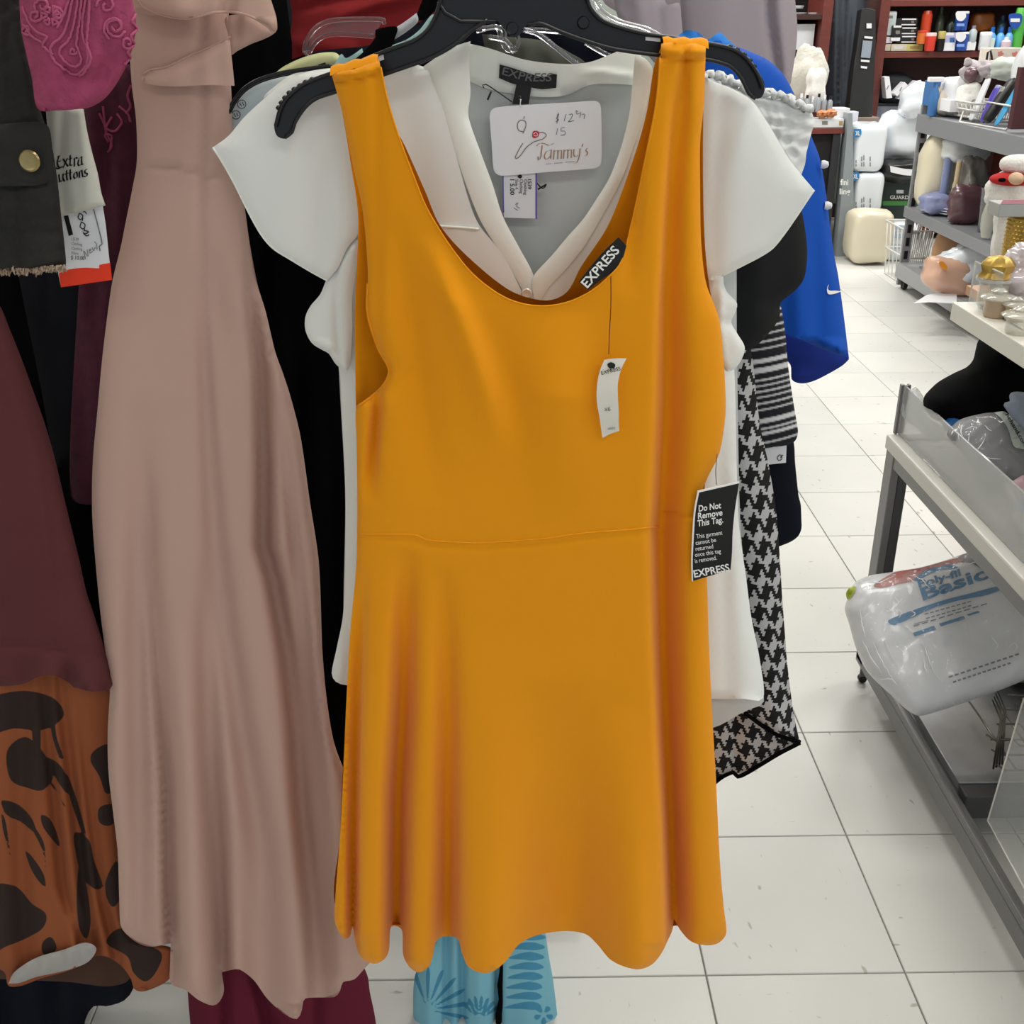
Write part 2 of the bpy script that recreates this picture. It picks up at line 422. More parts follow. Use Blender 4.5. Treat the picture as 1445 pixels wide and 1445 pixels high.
# houndstooth: a real eight thread twill
def mathn(N, L, op, a, b=None):
    n = N.new('ShaderNodeMath'); n.operation = op
    for i, v in enumerate((a, b)):
        if v is None: continue
        if isinstance(v, (int, float)): n.inputs[i].default_value = v
        else: L.new(v, n.inputs[i])
    return n.outputs[0]
def houndstooth():
    m = mat('houndstooth', '101012', rough=.9, bump=.5, bscale=350); N = m.node_tree.nodes; L = m.node_tree.links
    tc = N.new('ShaderNodeTexCoord'); mp = N.new('ShaderNodeMapping'); mp.inputs['Rotation'].default_value = (0, R(-14), 0); L.new(tc.outputs['Object'], mp.inputs[0])
    sp = N.new('ShaderNodeSeparateXYZ'); L.new(mp.outputs[0], sp.inputs[0])
    u = mathn(N, L, 'FLOOR', mathn(N, L, 'MULTIPLY', mathn(N, L, 'ADD', sp.outputs[0], 10), 1/.0026)); v = mathn(N, L, 'FLOOR', mathn(N, L, 'MULTIPLY', mathn(N, L, 'ADD', sp.outputs[2], 10), 1/.0032))
    wa = mathn(N, L, 'LESS_THAN', mathn(N, L, 'FLOORED_MODULO', u, 8), 3.5); we = mathn(N, L, 'LESS_THAN', mathn(N, L, 'FLOORED_MODULO', v, 8), 2.5)
    tw = mathn(N, L, 'LESS_THAN', mathn(N, L, 'FLOORED_MODULO', mathn(N, L, 'ADD', u, v), 4), 1.5)
    a = mathn(N, L, 'MULTIPLY', tw, wa); b = mathn(N, L, 'MULTIPLY', mathn(N, L, 'SUBTRACT', 1, tw), we); s = mathn(N, L, 'ADD', a, b)
    mx = N.new('ShaderNodeMix'); mx.data_type = 'RGBA'; mx.inputs[6].default_value = lin('0B0B0D'); mx.inputs[7].default_value = lin('B4B4B6')
    L.new(s, mx.inputs[0]); L.new(mx.outputs[2], N['Principled BSDF'].inputs['Base Color'])
houndstooth()
def stripes():
    m = mat('knit_stripe', '14141C', rough=.9, bump=.4, bscale=500); N = m.node_tree.nodes; L = m.node_tree.links
    a = N.new('ShaderNodeVertexColor'); a.layer_name = 'print'; sx = N.new('ShaderNodeSeparateColor'); L.new(a.outputs[0], sx.inputs[0])
    mx = N.new('ShaderNodeMix'); mx.data_type = 'RGBA'; mx.inputs[6].default_value = lin('12121C'); mx.inputs[7].default_value = lin('C9CACC')
    L.new(sx.outputs[0], mx.inputs[0]); L.new(mx.outputs[2], N['Principled BSDF'].inputs['Base Color'])
stripes()

# ------------------------------------------------------------------ room
mat('floor_base', '8E8A80', rough=.6)
mat('wall_paint', '8B938C', rough=.8, var=.05, vscale=1)
mat('wall_side', 'B9B6AC', rough=.85)
mat('ceiling_tile', 'DEDDD6', rough=.9, bump=.3, bscale=60)
mat('tube_glow', 'FFF8EC', emit=2.5)
def tile_mat(i, c):
    m = mat('vinyl_tile_%d' % i, c, rough=.33, spec=.45); N = m.node_tree.nodes; L = m.node_tree.links
    tc = N.new('ShaderNodeTexCoord'); n = N.new('ShaderNodeTexNoise'); n.inputs['Scale'].default_value = 22; n.inputs['Detail'].default_value = 2
    mp = N.new('ShaderNodeMapping'); mp.inputs['Scale'].default_value = (1, 2.6, 1); mp.inputs['Location'].default_value = (i*3.1, i, 0)
    L.new(tc.outputs['Object'], mp.inputs[0]); L.new(mp.outputs[0], n.inputs[0])
    r = N.new('ShaderNodeMapRange'); r.inputs[1].default_value = .69; r.inputs[2].default_value = .74; L.new(n.outputs[0], r.inputs[0])
    n2 = N.new('ShaderNodeTexNoise'); n2.inputs['Scale'].default_value = 2.2; n2.inputs['Detail'].default_value = 5; L.new(tc.outputs['Object'], n2.inputs[0])
    r2 = N.new('ShaderNodeMapRange'); r2.inputs[1].default_value = .35; r2.inputs[2].default_value = .7; r2.inputs[3].default_value = 1.03; r2.inputs[4].default_value = .93; L.new(n2.outputs[0], r2.inputs[0])
    mx = N.new('ShaderNodeMix'); mx.data_type = 'RGBA'; mx.inputs[6].default_value = lin(c); mx.inputs[7].default_value = lin('A29C90')
    L.new(mathn(N, L, 'MULTIPLY', r.outputs[0], .8), mx.inputs[0])
    h = N.new('ShaderNodeHueSaturation'); L.new(r2.outputs[0], h.inputs['Value']); L.new(mx.outputs[2], h.inputs['Color'])
    L.new(h.outputs[0], N['Principled BSDF'].inputs['Base Color'])
    return m
TM = [tile_mat(i, c) for i, c in enumerate(('D6D6D2', 'D3D3D0', 'D9D8D4'))]
X0, X1, Y0, Y1 = -2.6, 4.6, -2.9, 8.05
T = .305
fl = tag(box('floor', (X0, Y0, -.06), (X1, Y1, -.004), 'floor_base', bevel=0), kind='structure')
ox = P(1277, 1372, 1.2).x if False else PZ(1277, 1372, 0).x; oy = PZ(1277, 1372, 0).y
g = .0012; ht = T/2-g; bz = .0012
tv = [(-ht, -ht, -.004), (ht, -ht, -.004), (ht, ht, -.004), (-ht, ht, -.004), (-ht, -ht, -bz), (ht, -ht, -bz), (ht, ht, -bz), (-ht, ht, -bz)]
tv += [(x*(ht-.001)/ht, y*(ht-.001)/ht, 0) for x, y, z in tv[4:8]]
tf = [(0, 1, 5, 4), (1, 2, 6, 5), (2, 3, 7, 6), (3, 0, 4, 7), (4, 5, 9, 8), (5, 6, 10, 9), (6, 7, 11, 10), (7, 4, 8, 11), (8, 9, 10, 11)]
tmesh = []
for m in TM:
    me = bpy.data.meshes.new('floor_tile'); me.from_pydata(tv, [], tf); me.materials.append(m); tmesh.append(me)
near = []; far = []
fo = ORG[fl.name]
for j in range(-12, 25):
    for i in range(-13, 12):
        cx = ox+(i+.5)*T; cy = oy+(j+.5)*T
        if cx-T/2 < X0 or cx+T/2 > X1+.1 or cy-T/2 < Y0 or cy+T/2 > Y1+.1: continue
        vis = (-1 <= j <= 17) and (-5 <= i <= 9) and not (j > 8 and i < -1)
        (near if vis else far).append((cx, cy))
for k, (cx, cy) in enumerate(near[:300]):
    o = bpy.data.objects.new('tile', tmesh[(k*7+k//5) % 3]); COL.objects.link(o); o.parent = fl; o.location = Vector((cx, cy, 0))-Vector(fo)
    o.rotation_euler.z = (k*5 % 4)*math.pi/2
far += near[300:]
V = []; F = []
for cx, cy in far:
    k = len(V); V += [(x+cx, y+cy, z) for x, y, z in tv]; F += [tuple(i+k for i in f) for f in tf]
tag(mk('outlying_tiles', V, F, TM[0], fl, smooth=False), kind='stuff')
tag(box('wall_back', (X0, Y1, 0), (X1, Y1+.1, CEIL), 'wall_paint', bevel=0), kind='structure')
tag(box('wall_left', (X0-.1, Y0, 0), (X0, Y1, CEIL), 'wall_side', bevel=0), kind='structure')
tag(box('wall_right', (X1, Y0, 0), (X1+.1, Y1, CEIL), 'wall_side', bevel=0), kind='structure')
tag(box('ceiling', (X0, Y0, CEIL), (X1, Y1, CEIL+.08), 'ceiling_tile', bevel=0), kind='structure')
tag(box('baseboard_back', (X0, Y1-.015, 0), (X1, Y1, .1), G('dark_skirting', '3A332F'), bevel=.002), kind='structure')
mat('fixture_white', 'E8E8E4', rough=.5)
for (x, y) in LAMPS:
    t = thing('ceiling_light', 'white fluorescent ceiling fixture above the sales floor', 'ceiling light', (x, y, CEIL-.06), 'ceiling fixtures')
    box('housing', (x-.62, y-.29, CEIL-.055), (x+.62, y+.29, CEIL-.002), 'fixture_white', t)
    box('diffuser', (x-.58, y-.26, CEIL-.062), (x+.58, y+.26, CEIL-.055), 'tube_glow', t, bevel=0)
# ------------------------------------------------------------------ clothes rack
mat('chrome', 'B8BABF', rough=.2, metal=1)
mat('rack_grey', '6C6C70', rough=.4, metal=.6)
rk = thing('clothes_rack', 'chrome clothes rail carrying the garments, its foot showing under the yellow dress', 'clothes rack', (-.08, 1.35, 0))
RZ = 1.56
tubes('rail', [[(.0, .72, RZ), (.0, 2.1, RZ)]], .0125, 'chrome', rk, 12)
tubes('rail', [[(-.42, .72, RZ), (-.42, 2.1, RZ)]], .0125, 'chrome', rk, 12)
tubes('rail', [[(-.42, 1.36, RZ-.001), (.0, 1.36, RZ-.001)]], .0125, 'chrome', rk, 12)
pf = PZ(558, 1345, .0)
box('post', (-.115, 1.345, .03), (-.085, 1.375, RZ), 'chrome', rk)
box('foot_bar', (-.45, 1.33, .012), (.12, 1.39, .045), 'rack_grey', rk)

# ------------------------------------------------------------------ hangers
YD = .915
def hook(parent, x, y, z0, m, r=.0022):
    pts = [(x, y, z0), (x, y, RZ-.045)]
    for k in range(0, 13):
        a = -math.pi/2+math.pi*1.35*k/12
        pts.append((x+.018*math.cos(a)*1.0, y, RZ-.0+.019*math.sin(a)-.000))
    pts[1] = (x, y, RZ-.04)
    return tubes('hook', [pts], r, m, parent, 8)
hg = thing('clothes_hanger', 'thick glossy black plastic hanger holding the yellow dress', 'hanger', P(725, 20, YD))
out = [(387,176),(388,186),(392,193),(402,196),(411,190),(414,175),(428,153),(446,141),(472,132),(508,119),(542,107),(599,87),(625,75),(648,60),(668,43),(686,30),(700,28),(712,42),(722,52),(733,50),(742,36),(760,33),(789,45),(828,60),(867,71),(932,80),(998,86),(1030,95),(1046,112),(1056,133),(1064,139),(1074,138),(1079,128),(1078,115),(1069,100),(1051,77),(1027,65),(965,54),(938,49),(908,45),(867,34),(846,24),(831,6),(822,-25),(790,-45),(740,-52),(690,-52),(640,-35),(624,-12),(612,22),(599,42),(582,55),(555,65),(515,82),(493,93),(449,108),(425,120),(405,136),(393,155)]
slab('frame', out, YD+.004, .006, 'black_plastic', hg, bevel=.0015, step=5)
# raised rim that gives the moulded section
rim_top = smooth_loop([(389,178),(395,155),(405,138),(425,121),(449,110),(493,95),(515,84),(555,68),(582,58),(601,44),(614,24),(622,0),(630,-25)], 6, False)
rim_bot = smooth_loop([(402,194),(412,186),(416,173),(430,152),(446,139),(472,130),(542,105),(599,85),(625,73),(648,58),(668,41),(688,28)], 6, False)
rim_b2 = smooth_loop([(745,36),(762,33),(789,44),(828,58),(867,69),(932,78),(998,84),(1031,94),(1047,112),(1057,132),(1066,139)], 6, False)
rim_t2 = smooth_loop([(1077,125),(1067,101),(1050,79),(1027,67),(965,56),(908,47),(867,36),(846,26),(832,8),(824,-20)], 6, False)
for rp in (rim_top, rim_bot, rim_b2, rim_t2):
    tubes('rim', [[tuple(v) for v in PP(rp[:, 0], rp[:, 1], YD+.001)]], .0016, 'black_plastic', hg, 8)
tubes('rim', [[tuple(P(x, y, YD+.001)) for x, y in ((700,30),(650,30),(628,18),(618,2))]], .0014, 'black_plastic', hg)
# gripping ribs on both shoulders
V = []; F = []
for (x, y) in [(393,152),(397,145),(402,138),(408,131),(415,126),(423,121),(431,116),(440,112)]+[(1030,66),(1040,70),(1050,77),(1058,85),(1064,93)]:
    c = P(x, y, YD+.003); k = len(V); r = .0018
    vv, ff = tube_geo([c+Vector((0, -.003, 0)), c+Vector((0, .006, 0))], r, 6); V += vv; F += [tuple(i+k for i in q) for q in ff]
tag(mk('grip_ribs', V, F, 'black_plastic', hg), kind='stuff')
slab('slot', [(521,84,1),(541,77,1),(542,84,1),(522,91,1)], YD+.0035, .001, 'white_card', hg)
slab('slot', [(911,52,1),(932,54,1),(932,59,1),(911,57,1)], YD+.0035, .001, 'white_card', hg)
for x, y in ((723, 40), (823, 32)):
    lathe('knob', P(x, y, YD+.004), [(.0, -.004), (.004, -.004), (.005, .0), (.004, .004), (0, .004)], 'black_plastic', hg, 12, axis=(0, -1, 0))
hook(hg, P(726, -40, YD).x, YD+.006, P(726, -40, YD).z, 'chrome')

# ------------------------------------------------------------------ yellow dress
yd = thing('dress', 'sleeveless golden yellow scoop-neck dress hung frontmost, with pleated flared skirt', 'dress', P(750, 1372, YD))
front = [(468,106,1),(485,100),(502,97),(518,91),(535,84,1),(541,115),(548,146),(556,175),(565,200),(584,250),(600,290),(620,325),(644,360),(668,388),(700,413),(730,427),(765,432),(800,427),(833,412),(860,390),(877,369),(885,345),(893,309),(901,270),(909,233),(918,190),(926,146),(931,100),(933,62,1),(948,59),(962,63),(980,61),(996,66,1),(995,100),(993,150),(988,200),(988,260),(989,332),(993,380),(998,405),(1008,430),(1016,456),(1021,507),(1024,563),(1023,593),(1015,640),(998,675),(990,700),(994,760),(998,829),(1000,900),(1005,1007),(1010,1093),(1015,1200),(1020,1269),(1025,1316),(1015,1330),(998,1334),(976,1329),(961,1314),(951,1297,1),(949,1312),(942,1328),(933,1346),(920,1361),(901,1368),(878,1363),(860,1353),(843,1333),(826,1318),(796,1314),(757,1320),(732,1333),(715,1355),(697,1370),(680,1373),(661,1364),(652,1345),(646,1325),(631,1321),(616,1327),(611,1348),(605,1364),(592,1372),(579,1366),(569,1348),(567,1312),(552,1308),(549,1340),(543,1353),(528,1360),(511,1352),(502,1333),(498,1309),(494,1322),(485,1324),(474,1306),(472,1290),(475,1240),(480,1179),(485,1080),(489,986),(494,893),(502,808),(504,743),(504,680),(503,620),(503,575),(521,562),(540,545),(549,522),(533,490),(519,443),(519,382),(512,299),(500,243),(491,199),(482,155),(474,126)]
yf = [
 ('v', [(512,800,0,8),(507,900,-.006,9),(501,1040,-.012,8),(498,1180,-.016,8),(497,1320,-.02,7)]),
 ('v', [(575,775,0,14),(572,860,-.007,15),(569,1000,-.018,15),(562,1120,-.024,15),(559,1320,-.03,13)]),
 ('v', [(627,800,0,14),(630,900,-.004,15),(632,1040,-.010,15),(632,1200,-.018,15),(631,1330,-.024,16)]),
 ('v', [(790,960,0,50),(800,1100,-.006,55),(800,1320,-.02,48)]),
 ('v', [(690,900,0,50),(690,1200,.004,45),(685,1372,.008,40)]),
 ('v', [(880,1000,0,45),(895,1200,.005,40),(903,1372,.010,36)]),
 ('r', [(952,100,-.000,10),(946,250,-.004,14),(940,420,-.010,22),(940,560,-.013,26),(935,680,-.015,26),(931,750,-.018,26),(934,900,-.020,24),(939,1030,-.022,22),(945,1160,-.024,20),(950,1297,-.026,20)]),
 ('v', [(905,120,.0,10),(900,230,-.003,10),(893,320,-.004,12),(885,420,0,14)]),
 ('v', [(968,66,-.003,5),(966,100,-.004,6),(960,180,-.004,12),(950,300,-.002,16),(950,380,0,20)]),
 ('v', [(532,535,-.001,8),(531,580,-.008,7),(528,620,-.008,7),(524,665,-.005,8),(521,715,0,9)]),
 ('v', [(600,330,.0,16),(640,430,.004,20),(690,560,.003,26),(720,680,0,30)]),
 ('v', [(560,300,0,18),(580,450,-.004,22),(600,600,-.003,26),(610,720,0,30)]),
 ('v', [(800,440,0,40),(790,560,.004,50),(780,740,.0,60)]),
 ('v', [(700,440,0,26),(720,560,-.003,30),(740,740,0,40)]),
 ('hf', [(503,759,-.0005,4),(586,761,-.0006,4),(603,768,-.0006,4),(680,772,-.0006,4),(766,766,-.0006,4),(826,758,-.0006,4),(931,749,-.0005,4)]),
 ('hf', [(932,722,-.001,3),(960,724,-.0015,3),(990,728,-.001,3)]),
 ('hf', [(470,117,-.0018,2.5),(500,113,-.0018,2.5),(538,102,-.0018,2.5)]),
 ('hf', [(470,108,.0016,5),(500,104,.0022,5),(538,93,.0016,5)]),
 ('hf', [(932,72,.0026,6),(965,74,.0016,6),(996,72,.0026,6)]),
 ('hf', [(932,83,-.0016,3),(965,86,-.0012,3),(996,82,-.0016,3)]),
]
backo = [(470,108,1),(535,88,1),(556,175),(571,205),(600,270),(621,318),(660,362),(720,410),(770,424),(800,412),(820,376),(859,316),(893,226),(912,160),(923,93),(933,66,1),(995,68,1),(992,200),(994,332),(1002,410),(1018,480),(1018,600),(994,690),(998,900),(1012,1200),(1018,1300),(960,1306),(900,1308),(800,1306),(700,1308),(600,1306),(480,1290),(480,1179),(489,986),(496,893),(503,808),(505,743),(503,620),(501,499),(501,432),(504,365),(505,300),(494,225),(482,155)]
FS = 2.4
dress = cloth('bodice_and_skirt', front, YD-.012, 'yellow_jersey', yd, folds=[(k, [(x, y, a*FS, w) for x, y, a, w in c]) for k, c in yf], step=6, bulge=.012, back=False)
ys = o_surf[dress.name]
bp = smooth_loop(backo, 8); B2, BF = tri(bp, 12)
e2 = np.clip(seg_dist(bp, B2[:, 0], B2[:, 1])/60, 0, 1)
flare = np.interp(B2[:, 1], [60, 130, 400, 900, 1150, 1300], [0, .012, .02, .04, .075, .088]); hemo = np.interp(B2[:, 1], [900, 1300], [0, .03])
mk('back_panel', PP(B2[:, 0], B2[:, 1], YD+.0, -flare*np.sqrt(1-(1-e2)**2)-hemo), BF, 'yellow_inner', yd)
# straps fold over the hanger
for a, b in (((469,104),(535,86)), ((933,63),(996,65))):
    n = 8; V = []; F = []
    for j, (dy, dz) in enumerate([(-.013, -.001), (-.011, .003), (-.005, .0055), (.003, .0055), (.009, .003), (.012, -.004)]):
        for i in range(n+1):
            t = i/n; p = P(a[0]+(b[0]-a[0])*t, a[1]+(b[1]-a[1])*t, YD)
            V.append((p.x, YD+dy, p.z+dz+.0008*math.sin(i*2.1)))
    for j in range(5):
        for i in range(n): F.append((j*(n+1)+i, j*(n+1)+i+1, (j+1)*(n+1)+i+1, (j+1)*(n+1)+i))
    mk('strap_loop', V, F, 'yellow_jersey', yd)
# bound armhole edge and neckline binding
def binding(pts, r, surf, parent, m, name='binding', lift=.0):
    p = smooth_loop(pts, 5, False); q = surf(p[:, 0], p[:, 1], lift)
    return tubes(name, [[tuple(v) for v in q]], r, m, parent, 6)
binding([(519,400),(519,443),(533,490),(549,522),(540,545),(521,562),(504,574)], .0012, ys, yd, 'yellow_jersey')
binding([(537,95),(548,146),(565,200),(584,250),(600,290),(620,325),(644,360),(668,388),(700,413),(730,427),(765,432),(800,427),(833,412),(860,390),(877,369),(893,309),(909,233),(926,146),(932,80)], .0009, ys, yd, 'yellow_jersey')
binding([(506,754),(540,754),(586,755),(603,762),(640,765),(680,766),(766,760),(826,752),(880,748),(930,743)], .0008, ys, yd, 'yellow_jersey', 'waist_seam')
binding([(936,722),(955,723),(975,727),(992,728)], .0007, ys, yd, 'yellow_jersey', 'waist_seam')
# woven label sewn inside the neck
lab = slab('neck_label', [(817,398,1),(834,376),(852,355),(873,335,1),(884,347,1),(879,365),(874,377,1),(858,388),(845,397),(830,409,1)], YD-.022, .0012, 'black_ink', yd)
txt('EXPRESS', 829, 407, 13, 'white_ink', YD-.022, lab, rot=-49, w=70, bold=.02)
# swing ticket on thread
def thread(pts, Y, parent, m='black_ink', r=.0004, name='thread'):
    p = smooth_loop(pts, 5, False); return tubes(name, [[tuple(v) for v in PP(p[:, 0], p[:, 1], Y)]], r, m, parent, 5)
mat('thread_red', '5A1C14'); 
t1 = thing('price_tag', 'narrow curved cream price ticket on a thread over the yellow bodice', 'tag', P(860, 617, YD-.033))
YT = YD-.038
thread([(862,390),(862,430),(860,470),(859,500)], YT+.001, t1, 'thread_red')
tk = [(853,508,1),(868,506),(884,506,1),(877,520),(872,540),(872,560),(873,580),(873,600),(874,608,1),(862,612),(850,618,1),(846,590),(842,565),(843,540),(847,522)]
TK = lambda x, y, l=0: PP(np.asarray(x, float), np.asarray(y, float), YT, .004*np.sin((np.asarray(y, float)-506)/112*3.1)+.0006+l)
tp = smooth_loop(tk, 5); V2, F2 = tri(tp, 6); a_ = TK(V2[:, 0], V2[:, 1]); b_ = a_+np.array([0, .0008, 0]); n_ = len(a_)
card = mk('card', np.concatenate([a_, b_]), [list(f) for f in F2]+[[i+n_ for i in f][::-1] for f in F2], 'card_cream', t1)
txt('EXPRESS', 849, 529, 5, 'black_ink', YT, card, rot=-14, w=28, bold=.01, surf=lambda x, y: TK(x, y, .0012))
txt('x6', 853, 580, 6, 'grey_ink', YT, card, surf=lambda x, y: TK(x, y, .0012))
txt('00002', 858, 607, 3, 'grey_ink', YT, card, rot=-8, surf=lambda x, y: TK(x, y, .0012))
decal('plastic_knot', [(857,514),(862,511),(868,514),(867,519),(860,520)], 'black_ink', card, surf=lambda x, y: TK(x, y, .0014), step=3)
# black security ticket
t2 = thing('return_tag', 'black return policy ticket with white lettering hanging at the right hip of the yellow dress', 'tag', P(1010, 820, YD-.02))
YB = YD-.026
thread([(1012,640),(1010,665),(1011,684)], YB+.002, t2, 'grey_ink')
B = slab('card', [(985,694,1),(1043,681,1),(1037,720),(1034,750),(1033,780),(1031,804,1),(977,820,1),(976,790),(978,750),(980,720)], YB, .0012, 'black_ink', t2, step=8)
slab('pale_edge', [(984.5,693,1),(1043.5,680,1),(1043,682,1),(986.5,695,1),(981.5,722),(979.5,750),(977.5,790),(978,820,1),(976.3,820.5,1),(975.5,790),(977.2,750),(979.5,720)], YB-.0001, .0012, 'white_ink', B, step=8)
for s, x, y, h, w in (('Do Not', 986, 722, 8.5, 32), ('Remove', 985, 732.5, 8.5, 35), ('This Tag.', 984, 743, 8.5, 37)):
    txt(s, x, y, h, 'white_ink', YB, B, rot=-9, w=w, bold=.022, shear=.15)
for s, x, y, w in (('This garment', 983, 760, 37), ('cannot be', 982, 769, 29), ('returned', 982, 777.5, 25), ('once this tag', 981, 786, 37), ('is removed.', 981, 794.5, 31)):
    txt(s, x, y, 6, 'white_ink', YB, B, rot=-9, w=w, bold=.004)
txt('EXPRESS', 980, 815, 10, 'white_ink', YB, B, rot=-11, w=51, bold=.022)

# ------------------------------------------------------------------ ivory blouse
YW = .975
bl = thing('blouse', 'sheer ivory flutter-sleeve blouse with V neck hung right behind the yellow dress', 'blouse', P(760, 1010, YW))
bodyo = [(415,104,1),(470,96),(540,98),(597,94),(621,140),(644,221),(672,310),(710,360),(745,425),(753,400),(790,360),(823,330),(853,290),(880,240),(905,160),(922,100,1),(960,104),(1000,116),(1035,160),(1040,260),(1025,330),(1017,400),(1030,450),(1036,520),(1038,572),(1040,675),(1043,743),(1053,816),(1060,870),(1072,930),(1077,985),(1050,986),(1004,986),(900,975),(700,960),(560,960),(490,967),(474,962),(468,950),(475,915),(484,868),(487,796),(487,688),(482,580),(478,519),(460,470),(465,420),(480,380),(470,300),(430,180)]
cloth('front', bodyo, YW-.004, 'ivory_chiffon', bl, step=10, bulge=.012, back=False, wav=.0015, wavs=(110, 300),
      folds=[('v', [(1020,560,0,8),(1018,700,-.006,10),(1030,980,-.004,14)]), ('v', [(480,560,0,6),(478,900,.003,8)]), ('hf', [(660,318,.001,2),(720,322,.001,2)]),
             ('v', [(497,430,-.003,4),(496,520,-.005,4),(492,700,-.003,5)])])
cloth('back', [(430,150),(597,100),(660,95),(740,120),(830,115),(922,104),(1000,130),(1035,250),(1040,500),(1045,743),(1060,870),(1078,990),(1060,1000),(1043,1008),(1006,1027),(950,1030),(800,1010),(600,990),(495,960),(487,688),(478,519),(470,300)], YW+.02, 'ivory_inner', bl, step=14, bulge=.004, back=False)
# collar band at the back of the neck
cb = cloth('collar_band', [(655,60,1),(690,68),(740,84),(790,90),(830,88),(868,74),(890,66),(905,78,1),(893,120,1),(860,118),(832,120),(800,134),(770,137),(735,134),(690,126),(658,113,1)], YW+.014, 'ivory_band', bl, step=6, bulge=.003, backd=.001, folds=[('hf', [(810,105,.0,4),(850,102,.003,4),(893,108,.002,4)])])
cl = dict(step=6, bulge=.0015, backd=.001)
lp = cloth('left_placket', [(597,94,1),(620,78),(640,66),(664,58,1),(662,85),(663,111),(664,133),(661,164),(679,217),(695,260),(710,306),(733,350),(753,389),(757,425),(748,430),(731,398),(705,355),(675,305),(644,221),(630,173),(618,138)], YW-.015, 'ivory_band', bl, folds=[('v', [(663,90,.002,8),(661,164,-.002,8),(680,217,0,9)])], **cl)
cloth('right_placket', [(896,78,1),(910,82),(921,97),(920,112),(909,160),(895,205),(879,249),(866,275),(853,299),(826,345),(800,378),(775,405),(757,430),(751,405),(753,389),(780,359),(800,335),(823,309),(841,282),(859,253),(870,226),(879,199),(888,160),(892,123)], YW-.019, 'ivory_band', bl, folds=[('v', [(905,140,0,8),(870,250,.002,10),(840,305,.0,10)])], **cl)
# yoke seam, button
tubes('yoke_seam', [[tuple(v) for v in PP(np.linspace(606, 676, 12), 318+np.linspace(0, 5, 12), YW-.018)]], .0012, 'ivory_band', bl, 6)
mat('pearl', 'D9CFC4', rough=.25, coat=.5)
lathe('button', P(743, 414, YW-.022), [(0, 0), (.004, 0), (.005, .001), (.004, .0022), (0, .0015)], 'pearl', bl, 14, axis=(0, -1, 0))
# flutter sleeves
sl = cloth('sleeve', [(300,208,1),(322,192),(345,165),(372,140),(395,122),(420,106),(445,102),(478,108),(495,140),(503,200),(508,290),(505,330),(490,350),(477,378),(462,396,1),(440,384),(410,366),(385,350),(368,330),(350,298),(330,258),(312,226)], YW-.03, 'ivory_chiffon', bl, step=8, bulge=.006, backd=.003,
   folds=[('v', [(425,110,.002,10),(405,200,.004,20),(390,330,.002,26)]), ('v', [(470,140,0,14),(460,250,-.004,18),(440,380,-.006,20)])])
cloth('under_sleeve', [(462,392),(452,415),(438,432),(431,447),(431,466),(440,484),(455,494),(464,499),(476,516),(492,520),(497,470),(497,420),(508,340),(490,350)], YW-.022, 'ivory_chiffon', bl, step=6, bulge=.008, backd=.004,
   folds=[('v', [(474,430,-.004,4),(476,480,-.007,4),(480,510,-.003,5)]), ('hf', [(440,480,.004,6),(470,492,.004,6)])])
sr = cloth('sleeve', [(990,112),(1015,118),(1039,128),(1062,143),(1085,176),(1112,222),(1132,248),(1149,268,1),(1138,284),(1122,308),(1105,332),(1090,350),(1072,362),(1045,376),(1019,389,1),(1000,395),(990,370),(988,320),(990,200)], YW-.032, 'ivory_chiffon', bl, step=8, bulge=.006, backd=.003,
   folds=[('v', [(1060,140,.004,8),(1040,200,.003,16),(1020,300,.0,26)]), ('v', [(1020,150,-.003,12),(1005,300,-.003,14)])])
cloth('under_sleeve', [(1000,385),(1019,386),(1021,400),(1026,412),(1040,428),(1037,442),(1032,455),(1040,470),(1051,490),(1046,508),(1037,520),(1025,524),(1012,500),(998,440)], YW-.026, 'ivory_chiffon', bl, step=6, bulge=.007, backd=.003, folds=[('v', [(1020,400,.004,5),(1016,450,.005,6),(1022,520,.002,6)]), ('hf', [(1005,452,-.003,6),(1040,458,-.003,5)])])
for pts in ([(462,396),(440,384),(410,366),(385,350),(368,330),(350,298),(330,258),(312,226),(300,208)],):
    binding(pts, .0009, o_surf[sl.name], bl, 'ivory_band', 'hem', .0)
binding([(1149,268),(1138,284),(1122,308),(1105,332),(1090,350),(1072,362),(1045,376),(1019,389)], .0009, o_surf[sr.name], bl, 'ivory_band', 'hem', .0)
# woven label of the blouse
YL = YW+.008
wl = slab('neck_label', [(705,91,1),(720,95),(745,103),(762,108),(772,108),(780,104),(786,105,1),(785,124,1),(765,126),(752,124),(735,121),(720,117),(704,110,1)], YL, .001, 'black_ink', bl)
slab('size_label', [(729,118,1),(750,122,1),(746,147,1),(723,147,1)], YL-.001, .001, 'black_ink', wl)
txt('EXPRESS', 708, 105, 11, 'grey_ink', YL, wl, rot=15, w=72, bold=.01, warp=lambda x, y: (x, y-np.maximum(0, x-745)*.28))
txt('2', 732, 141, 6, 'grey_ink', YL-.001, wl)
